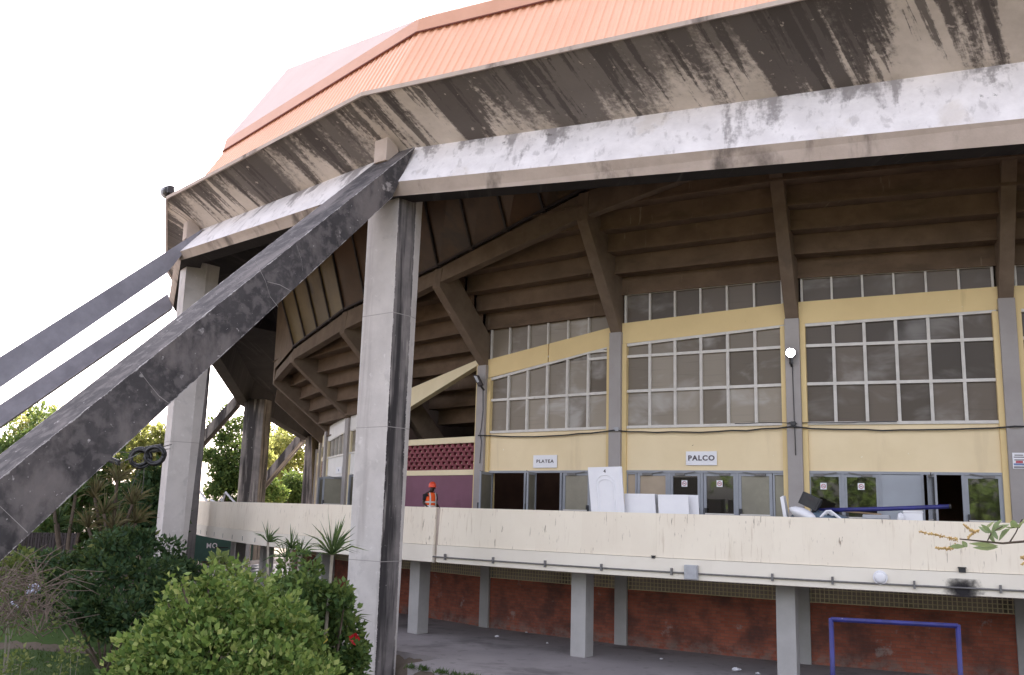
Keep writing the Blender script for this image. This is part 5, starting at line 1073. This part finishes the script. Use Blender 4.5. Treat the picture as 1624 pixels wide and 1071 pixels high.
# low sprigs in the grass at the bottom left
for i, (x, y, lab) in enumerate(((112, 1040, 'small weed sprig in the grass left of the bright green bush'), (20, 1060, 'small weed sprig in the bottom left corner of the grass'))):
    q = hitY(x, y, 12.5); shrub('weed_sprig', lab, [(q.x, q.y, q.z, .16, .16, .2), (q.x + .1, q.y, q.z + .12, .1, .1, .12), (q.x - .1, q.y, q.z - .1, .14, .14, .15)], 130, .07, m_lpale, Vector((q.x, q.y, gz(q.x, q.y))), cat='weed', group='weeds in the grass', stem=m_stem, sr=.008)
# leafy plant with pale flowers at the left edge
p_ = [pxblob(x, y, 20.5, r) for x, y, r in ((15, 905, .35), (30, 885, .3), (8, 925, .3), (40, 920, .3))]; q = hitY(20, 985, 20.5); lt = shrub('flowering_plant', 'light green plant with pale blue flowers at the left edge', p_, 520, .13, m_lpale, Vector((q.x, q.y, gz(q.x, q.y) - .05)), cat='plant', stem=m_stem, sr=.015)
m = MB()
for x, y in ((50, 930), (54, 938), (57, 929), (46, 939), (22, 957), (25, 962), (60, 934)): c = hitY(x, y, 19.8); m.ball(c, .055, 7, 5, (1.2, 1, .9))
m.build('blossom', m_paleflower, lt)
# sword-leaved plants (dracaena / yucca)
def rosette(b_pos, c, n, L, spread=(.1, 1.5), droop=.3, w=.035):
    """n narrow leaves out of c, each a two-segment strip"""
    out = []
    for i in range(n):
        a = random.uniform(0, 2 * math.pi); t = random.uniform(*spread) * random.uniform(.6, 1.05); d = Vector((math.sin(t) * math.cos(a), math.sin(t) * math.sin(a), math.cos(t))); l = L * random.uniform(.55, 1.15); s = d.cross(Vector((random.random(), random.random(), random.random()))).normalized() * w * .5
        p0, p1, p2 = c, c + d * l * .5, c + d * l + Vector((0, 0, -droop * l * math.sin(t)))
        b_pos.poly([p0 - s * .6, p0 + s * .6, p1 + s, p1 - s]); b_pos.poly([p1 - s, p1 + s, p2])
def sword_plant(heads, foot, label, mat, L, n, w, cat='plant', name='sword_plant', trunk=.03, group=None):
    t = thing(name, foot, label, cat, group); b = MB(); s = MB()
    for c in heads: rosette(b, c, n, L, w=w); s.tube([foot + Vector((random.uniform(-.05, .05), random.uniform(-.05, .05), 0)), foot.lerp(c, .55) + Vector((random.uniform(-.08, .08), 0, 0)), c], [trunk * 1.3, trunk, trunk * .8], 8)
    b.build('foliage', mat, t); s.build('trunk', m_stem if trunk < .05 else m_bark, t)
def ft(x, y, Y): q = hitY(x, y, Y); return Vector((q.x, q.y, gz(q.x, q.y)))
sword_plant([hitY(527, 880, 10.2)], ft(532, 1000, 10.2), 'tall spiky dracaena with bare pale stem left of the big column', m_lyucca, .46, 75, .02, 'dracaena', 'dracaena', .02)
sword_plant([hitY(425, 860, 15)], ft(432, 1000, 15), 'small spiky dracaena at the left in front of the balcony wall', m_lyucca, .36, 34, .022, 'dracaena', 'dracaena', .022)
sword_plant([hitY(462, 870, 13.5), hitY(452, 884, 13.5), hitY(475, 882, 13.6)], ft(466, 1000, 13.5), 'several-headed spiky dracaena between the two taller ones', m_lyucca, .36, 34, .022, 'dracaena', 'dracaena', .022)
sword_plant([hitY(447, 985, 9.8)], ft(447, 1060, 9.8), 'dark spiky rosette sunk in the middle of the green bushes', m_lyucca, .36, 40, .02, 'dracaena', 'dracaena', .03)
sword_plant([hitY(553, 985, 11)], ft(553, 1060, 11), 'thin spiky rosette against the foot of the big column', m_lyucca, .3, 26, .018, 'dracaena', 'dracaena', .02)
for hs, lab, mt in ((((186, 762), (150, 790), (210, 800), (165, 815)), 'clump of pale spiky yucca heads behind the dark shrub', m_lybrown), (((120, 785), (92, 830), (125, 845), (85, 800)), 'dark green spiky yucca clump under the buttress', m_lyucca), (((215, 830), (180, 840), (140, 838), (190, 855)), 'brown withered yucca clump just above the dark shrub', m_lybrown)):
    hd = [hitY(x, y, 28 + random.random()) for x, y in hs]; q = hitY(sum(h[0] for h in hs) / 4, 900, 28.5); sword_plant(hd, Vector((q.x, q.y, gz(q.x, q.y))), lab, mt, .85, 60, .05, 'yucca', 'yucca', .055)
# dark hedge mass filling the gap between buttress and second column
def tree(name, label, px, py_top, py_bot, Y, rpx, mat, n, size, group=None, clumps=26, rs=.2, trunkr=.16, base_px=None, squash=1.0, cat='tree', hole=0.0):
    """crown spanning py_top..py_bot at depth Y, half-width rpx (photo pixels)"""
    top, bot = hitY(px, py_top, Y), hitY(px, py_bot, Y); rx = rpx * Y / F; rz = (top.z - bot.z) / 2; c = (top + bot) / 2
    foot = Vector((c.x, c.y, gz(c.x, c.y))); t = thing(name, foot, label, cat, group)
    bl = tufted(c.x, c.y, c.z, rx, rx * .8, rz, clumps, min(rx, rz) * rs * 1.6, foot.z + .2); p, nr, s = cloud(bl, n, size, .1, .2); keep = p[:, 2] > foot.z
    leafmesh('crown', p[keep], nr[keep], s[keep], mat, t, .55); b = MB(); fork = foot.lerp(c, .55); b.tube([foot, foot.lerp(fork, .5) + Vector((.1 * trunkr, 0, 0)), fork], [trunkr, trunkr * .85, trunkr * .7], 8)
    for q in random.sample(bl, min(12, len(bl))):
        e = Vector(q[:3]); md = fork.lerp(e, .5) + Vector((random.uniform(-.2, .2), random.uniform(-.2, .2), .2)) * rx * .3; b.tube([fork, md, e], [trunkr * .5, trunkr * .3, trunkr * .1], 5)
    b.build('trunk', m_bark, t); return t
tree('dark_tree', 'dense dark tree behind the yuccas left of the second column', 235, 715, 905, 37, 62, m_ldark, 5200, .26, clumps=40, rs=.2)
tree('dark_tree', 'dark tree behind the main buttress near the yuccas', 130, 700, 900, 39, 75, m_lmid, 5200, .28, clumps=40, rs=.2)
tree('dark_tree', 'dark bushy tree at the left edge seen between two buttresses', 40, 648, 830, 46, 95, m_lmid, 6500, .28, clumps=60, rs=.16)
tree('bright_tree', 'bright sunlit tree behind the main buttress', 75, 628, 760, 75, 75, m_llight, 4200, .36, clumps=44, rs=.16)
tree('bright_tree', 'sunlit loose tree just left of the second column', 228, 660, 780, 62, 55, m_llight, 4200, .34, clumps=36, rs=.15)
tree('bright_tree', 'tall sunlit tree seen between the two far columns', 448, 655, 810, 118, 66, m_llight, 11000, .5, clumps=110, rs=.14)
tree('bright_tree', 'pale sunlit tree just right of the dark far column', 412, 690, 805, 105, 28, m_llight, 3200, .45, clumps=36, rs=.16)
tree('dark_tree', 'dark slender tree between the second column and the far dark column', 362, 640, 830, 83, 36, m_lmid, 8500, .36, clumps=100, rs=.2)
tree('green_shrub', 'green shrub at the foot of the farthest column', 470, 745, 805, 96, 36, m_lmid, 3000, .36, clumps=30, rs=.25, cat='shrub')
tree('green_shrub', 'leafy shrub behind the far slanting buttress', 430, 762, 806, 92, 26, m_lhib, 2200, .34, clumps=24, rs=.25, cat='shrub')
tree('bright_tree', 'sunlit tree beyond the farthest column and the entrance', 512, 690, 810, 124, 16, m_llight, 1800, .45, clumps=22, rs=.25)
tree('bright_tree', 'sunlit treetop peeping over the second buttress', 175, 655, 760, 88, 60, m_llight, 3000, .4, clumps=40, rs=.14)
tree('dark_tree', 'low dark tree closing the gap under the main buttress', 60, 740, 880, 52, 80, m_ldark, 4200, .3, clumps=44, rs=.18)
# fence behind the dark shrub
fa, fb = hitY(-10, 890, 33), hitY(118, 890, 34); t = thing('slat_fence', Vector((fa.x, fa.y, gz(fa.x, fa.y))), 'dark picket fence with bright gaps under the buttress at the left', 'fence'); m = MB(); zb = gz(fa.x, fa.y)
for i in range(34): q = v3(fa.lerp(fb, i / 33), zb); m.cbox(q + Vector((0, 0, .6)), (.05 + .03 * (i % 3), 0, 0), (0, .03, 0), (0, 0, 1.2))
m.build('pickets', m_rust, t); m = MB(); m.bar(v3(fa, zb + 1.05), v3(fb, zb + 1.05), .05); m.bar(v3(fa, zb + .3), v3(fb, zb + .3), .05); m.build('rail', m_rust, t)
# rough stone wall end beside the second column
t = thing('stone_wall', hitY(300, 985, 27.5), 'rough dark stone wall end beside the foot of the second column', 'wall'); m = MB(); rs = np.random.RandomState(4)
qa, qb = hitY(292, 985, 26.6), hitY(322, 893, 31.5)
for i in range(60):
    u = rs.rand(); z = rs.rand(); q = v3(qa.lerp(qb, u), 0); z0 = .0 + z * (1.15 + .55 * u); r = .20 + .12 * rs.rand(); b0 = len(m.v); m.ball(q + Vector((rs.uniform(-.2, .2), rs.uniform(-.2, .2), z0)), r, 7, 5, (1.4, 1.2, .8)); 
    for j in range(b0, len(m.v)): m.v[j] = m.v[j] + Vector(rs.uniform(-.06, .06, 3))
m.build('stones', m_stone, t)
# green container and terrace steps beyond the balcony
ga, gb = hitZ(330, 890, .25), hitZ(400, 889, .25); t = thing('green_container', v3(ga, .0), 'green metal container beyond the left end of the balcony', 'container'); d = (gb - ga); dp = Vector((-d.y, d.x, 0)).normalized(); dp = dp if dp.y > 0 else -dp
m = MB(); m.box(v3(ga, .25) - d * .35, d * 1.35, dp * 2.4, (0, 0, 2.3)); m.build('body', m_green, t, bevel=.03)
m = MB()
for u in (.12, .62): m.box(v3(ga, 1.02) + d * u - dp * .03, d * .3, dp * .03, (0, 0, .07))
m.build('vent_slot', m_black, t)
m = MB()
for u in (-.3, .1, .5, .85): m.box(v3(ga, 0) + d * u, d * .05, dp * 2, (0, 0, .25))
m.build('foot', m_black, t)
lab_ = hitplane(336, 866, v3(ga, 1) - dp * .02, dp); text_mesh('MO', .42, m_sign, t, lab_, d, Vector((0, 0, 1)), 1, .01)
b = MB()
for i in range(7):
    y0 = 45 + i * 2.1; x0 = -.205 * y0 - .2 * 0; z = .04 + i * .012
    b.box((-.262 * y0, y0, -.02), (.135 * y0, .0, 0), (0, 1.9, 0), (0, 0, .14 + .012 * i))
tag(b.build('terrace_steps', m_metal), 'low grey terrace steps below the green container', 'steps')
# cable coils slung between buttress and second column
t = thing('cable_coil', hitY(230, 725, 29), 'bundles of black cable coiled on a wire beside the second column', 'cable coil')
for cx, cy, r, th in ((222, 727, 14, 5.5), (246, 722, 15, 3.5)):
    m = MB()
    for i in range(7):
        c = hitY(cx + random.uniform(-2, 2), cy + random.uniform(-2, 2), 29 + random.uniform(-.15, .15)); R_ = (r + random.uniform(-th, th) * .55) * 29 / F; m.tube([c + Vector((R_ * math.cos(a), random.uniform(-.02, .02), R_ * .92 * math.sin(a))) for a in np.linspace(0, 2 * math.pi, 25)], .042, 6)
    m.build('loop', m_black, t, smooth=True)
m = MB(); m.cbox(hitY(180, 731, 28.6), hitY(190, 735, 28.6) - hitY(171, 727, 28.6), (0, .16, 0), (0, 0, .18)); m.cbox(hitY(244, 712, 29), (.5, 0, .1), (0, .2, 0), (0, 0, .22)); m.build('splice_case', m_black, t, bevel=.03)
m = MB(); m.tube([hitY(150, 722, 28), hitY(190, 735, 28.6), hitY(222, 719, 29), hitY(250, 711, 29.5), hitY(272, 705, 30.5)], .018, 5); m.tube([hitY(160, 716, 28), hitY(215, 718, 29), hitY(270, 712, 30.5)], .012, 5); m.tube([hitY(228, 725, 29), hitY(210, 770, 29), hitY(190, 800, 29.2), hitY(186, 830, 29.2)], .010, 5); m.tube([hitY(229, 725, 29), hitY(228, 760, 29), hitY(224, 790, 29.2)], .010, 5); m.build('suspension_wire', m_pipe, t)
# grass
n = 60000; gx = np.random.uniform(-14, -1, n); gy = np.random.uniform(9, 27, n); keep = (gx < -.16 * gy) & (gx > -.6 * gy); gx, gy = gx[keep], gy[keep]; rr = np.hypot(gx - C2.x, gy - C2.y); k_ = rr > PAV_R + 1.5; gx, gy = gx[k_], gy[k_]
gp = np.stack([gx, gy, [ground_h(a, b) - .01 for a, b in zip(gx, gy)]], 1); gd = np.random.normal(size=gp.shape) * .45; gd[:, 2] = 1; tag(leafmesh('grass', gp, gd, np.random.uniform(.05, .14, len(gp)), m_lgrass, None, .16), 'short green grass at the bottom left', 'grass', None, 'stuff')
n = 1100; a = np.random.uniform(-15.2, -9.5, n); r = PAV_R + np.abs(np.random.normal(0, .12, n)) + .02; cl_ = np.sin(a * 9) + np.sin(a * 23 + 1) > .1; a, r = a[cl_], r[cl_]; gp = np.array([tuple(P(x, y, -.09)) for x, y in zip(r, a)]); gd = np.random.normal(size=gp.shape) * .6; gd[:, 2] = 1
tag(leafmesh('grass', gp, gd, np.random.uniform(.06, .2, len(gp)), m_lgrass, None, .16), 'sparse weeds along the pavement edge', 'weeds', None, 'stuff')
# flowering branch reaching in at the right edge, from a small tree standing just outside the frame
Yb = 4.6; tr_ = hitY(1850, 900, Yb + .3); foot = Vector((tr_.x, tr_.y, gz(tr_.x, tr_.y))); t = thing('flowering_branch', foot, 'green leafy branch with yellow flower spikes reaching in at the right edge', 'branch')
m = MB(); m.tube([foot, Vector((foot.x + .05, foot.y, 2.4)), Vector((foot.x, foot.y, 3.2)), hitY(1740, 868, Yb), hitY(1624, 859, Yb), hitY(1590, 862, Yb), hitY(1550, 858, Yb), hitY(1522, 855, Yb)], [.04, .035, .025, .010, .006, .005, .004, .003], 7)
m.tube([hitY(1600, 862, Yb), hitY(1611, 845, Yb), hitY(1620, 825, Yb), hitY(1650, 815, Yb)], [.004, .003, .003, .003], 5); m.tube([hitY(1566, 858, Yb), hitY(1572, 845, Yb), hitY(1590, 835, Yb)], .003, 5); m.build('stem', m_bark, t)
lv = []
for x0, y0, x1, y1, w in ((1583, 868, 1543, 869, 9), (1583, 866, 1536, 862, 8), (1533, 867, 1504, 867, 8), (1575, 845, 1552, 836, 9), (1572, 846, 1588, 824, 10), (1572, 844, 1556, 832, 7), (1578, 862, 1572, 846, 12), (1584, 858, 1601, 838, 12), (1582, 856, 1576, 840, 9), (1618, 836, 1600, 828, 13), (1617, 838, 1626, 822, 14), (1612, 836, 1590, 836, 6), (1575, 842, 1600, 832, 8), (1630, 822, 1650, 815, 16), (1534, 868, 1526, 858, 8), (1562, 842, 1577, 826, 6)):
    a, b_ = hitY(x0, y0, Yb + random.uniform(-.06, .06)), hitY(x1, y1, Yb + random.uniform(-.12, .12)); d = b_ - a; s = d.cross(Vector((random.uniform(-.4, .4), 1, random.uniform(-.4, .4)))).normalized() * w * .5 * Yb / F; u = s.cross(d).normalized() * s.length * .5; prof = [(0, .05), (.2, .6), (.45, 1), (.7, .75), (.9, .3), (1, 0)]
    lv.append((a, d, s, u, prof))
m = MB()
for a, d, s, u, prof in lv:
    b0 = len(m.v)
    for f_, w in prof: c = a + d * f_ - u * .6 * f_ * f_; m.v += [c - s * w + u * w, c, c + s * w + u * w]
    for i in range(len(prof) - 1): 
        for j in (0, 1): m.f.append((b0 + 3 * i + j, b0 + 3 * i + j + 1, b0 + 3 * i + j + 4, b0 + 3 * i + j + 3)); m.m.append(0)
m.build('leaves', m_lbranch, t, smooth=True)
for pts, r in (([(1457, 843), (1480, 848), (1505, 853), (1519, 856)], 4.2), ([(1484, 869), (1498, 870), (1513, 870)], 3.2), ([(1528, 832), (1537, 839), (1545, 843), (1551, 842)], 3.0), ([(1535, 855), (1540, 848), (1546, 843)], 3), ([(1618, 884), (1630, 888)], 4), ([(1620, 895), (1632, 893)], 3.5)):
    m = MB(); L_ = [hitY(x, y, Yb) for x, y in pts]
    for i in range(int(22 * len(pts))):
        u = random.random() * (len(L_) - 1); j = min(int(u), len(L_) - 2); c = L_[j].lerp(L_[j + 1], u - j); k_ = .5 + .5 * u / (len(L_) - 1); off = Vector((random.gauss(0, 1), random.gauss(0, 1), random.gauss(0, 1))) * r * .42 * k_ * Yb / F; m.ball(c + off, random.uniform(.8, 1.5) * Yb / F, 5, 4)
    m.tube(L_, .0025, 4); m.build('flower_spike', m_spike, t)
# woodland behind the viewer, which the door glass mirrors
n = 9000; a = np.random.uniform(-1, 1, n); bx = a * 45; by = -22 + np.random.normal(0, 3, n); bz = np.random.uniform(0, 1, n) ** .8 * (8 + 2.5 * np.sin(bx * .5) + 1.5 * np.sin(bx * 1.3 + 1)); gp = np.stack([bx, by, bz + 1.5], 1)
tag(leafmesh('woodland', gp, np.random.normal(size=gp.shape), np.random.uniform(.5, 1.1, n), m_lrefl, None, .7), 'distant woodland mirrored in the door glass', 'woodland', None, 'stuff')
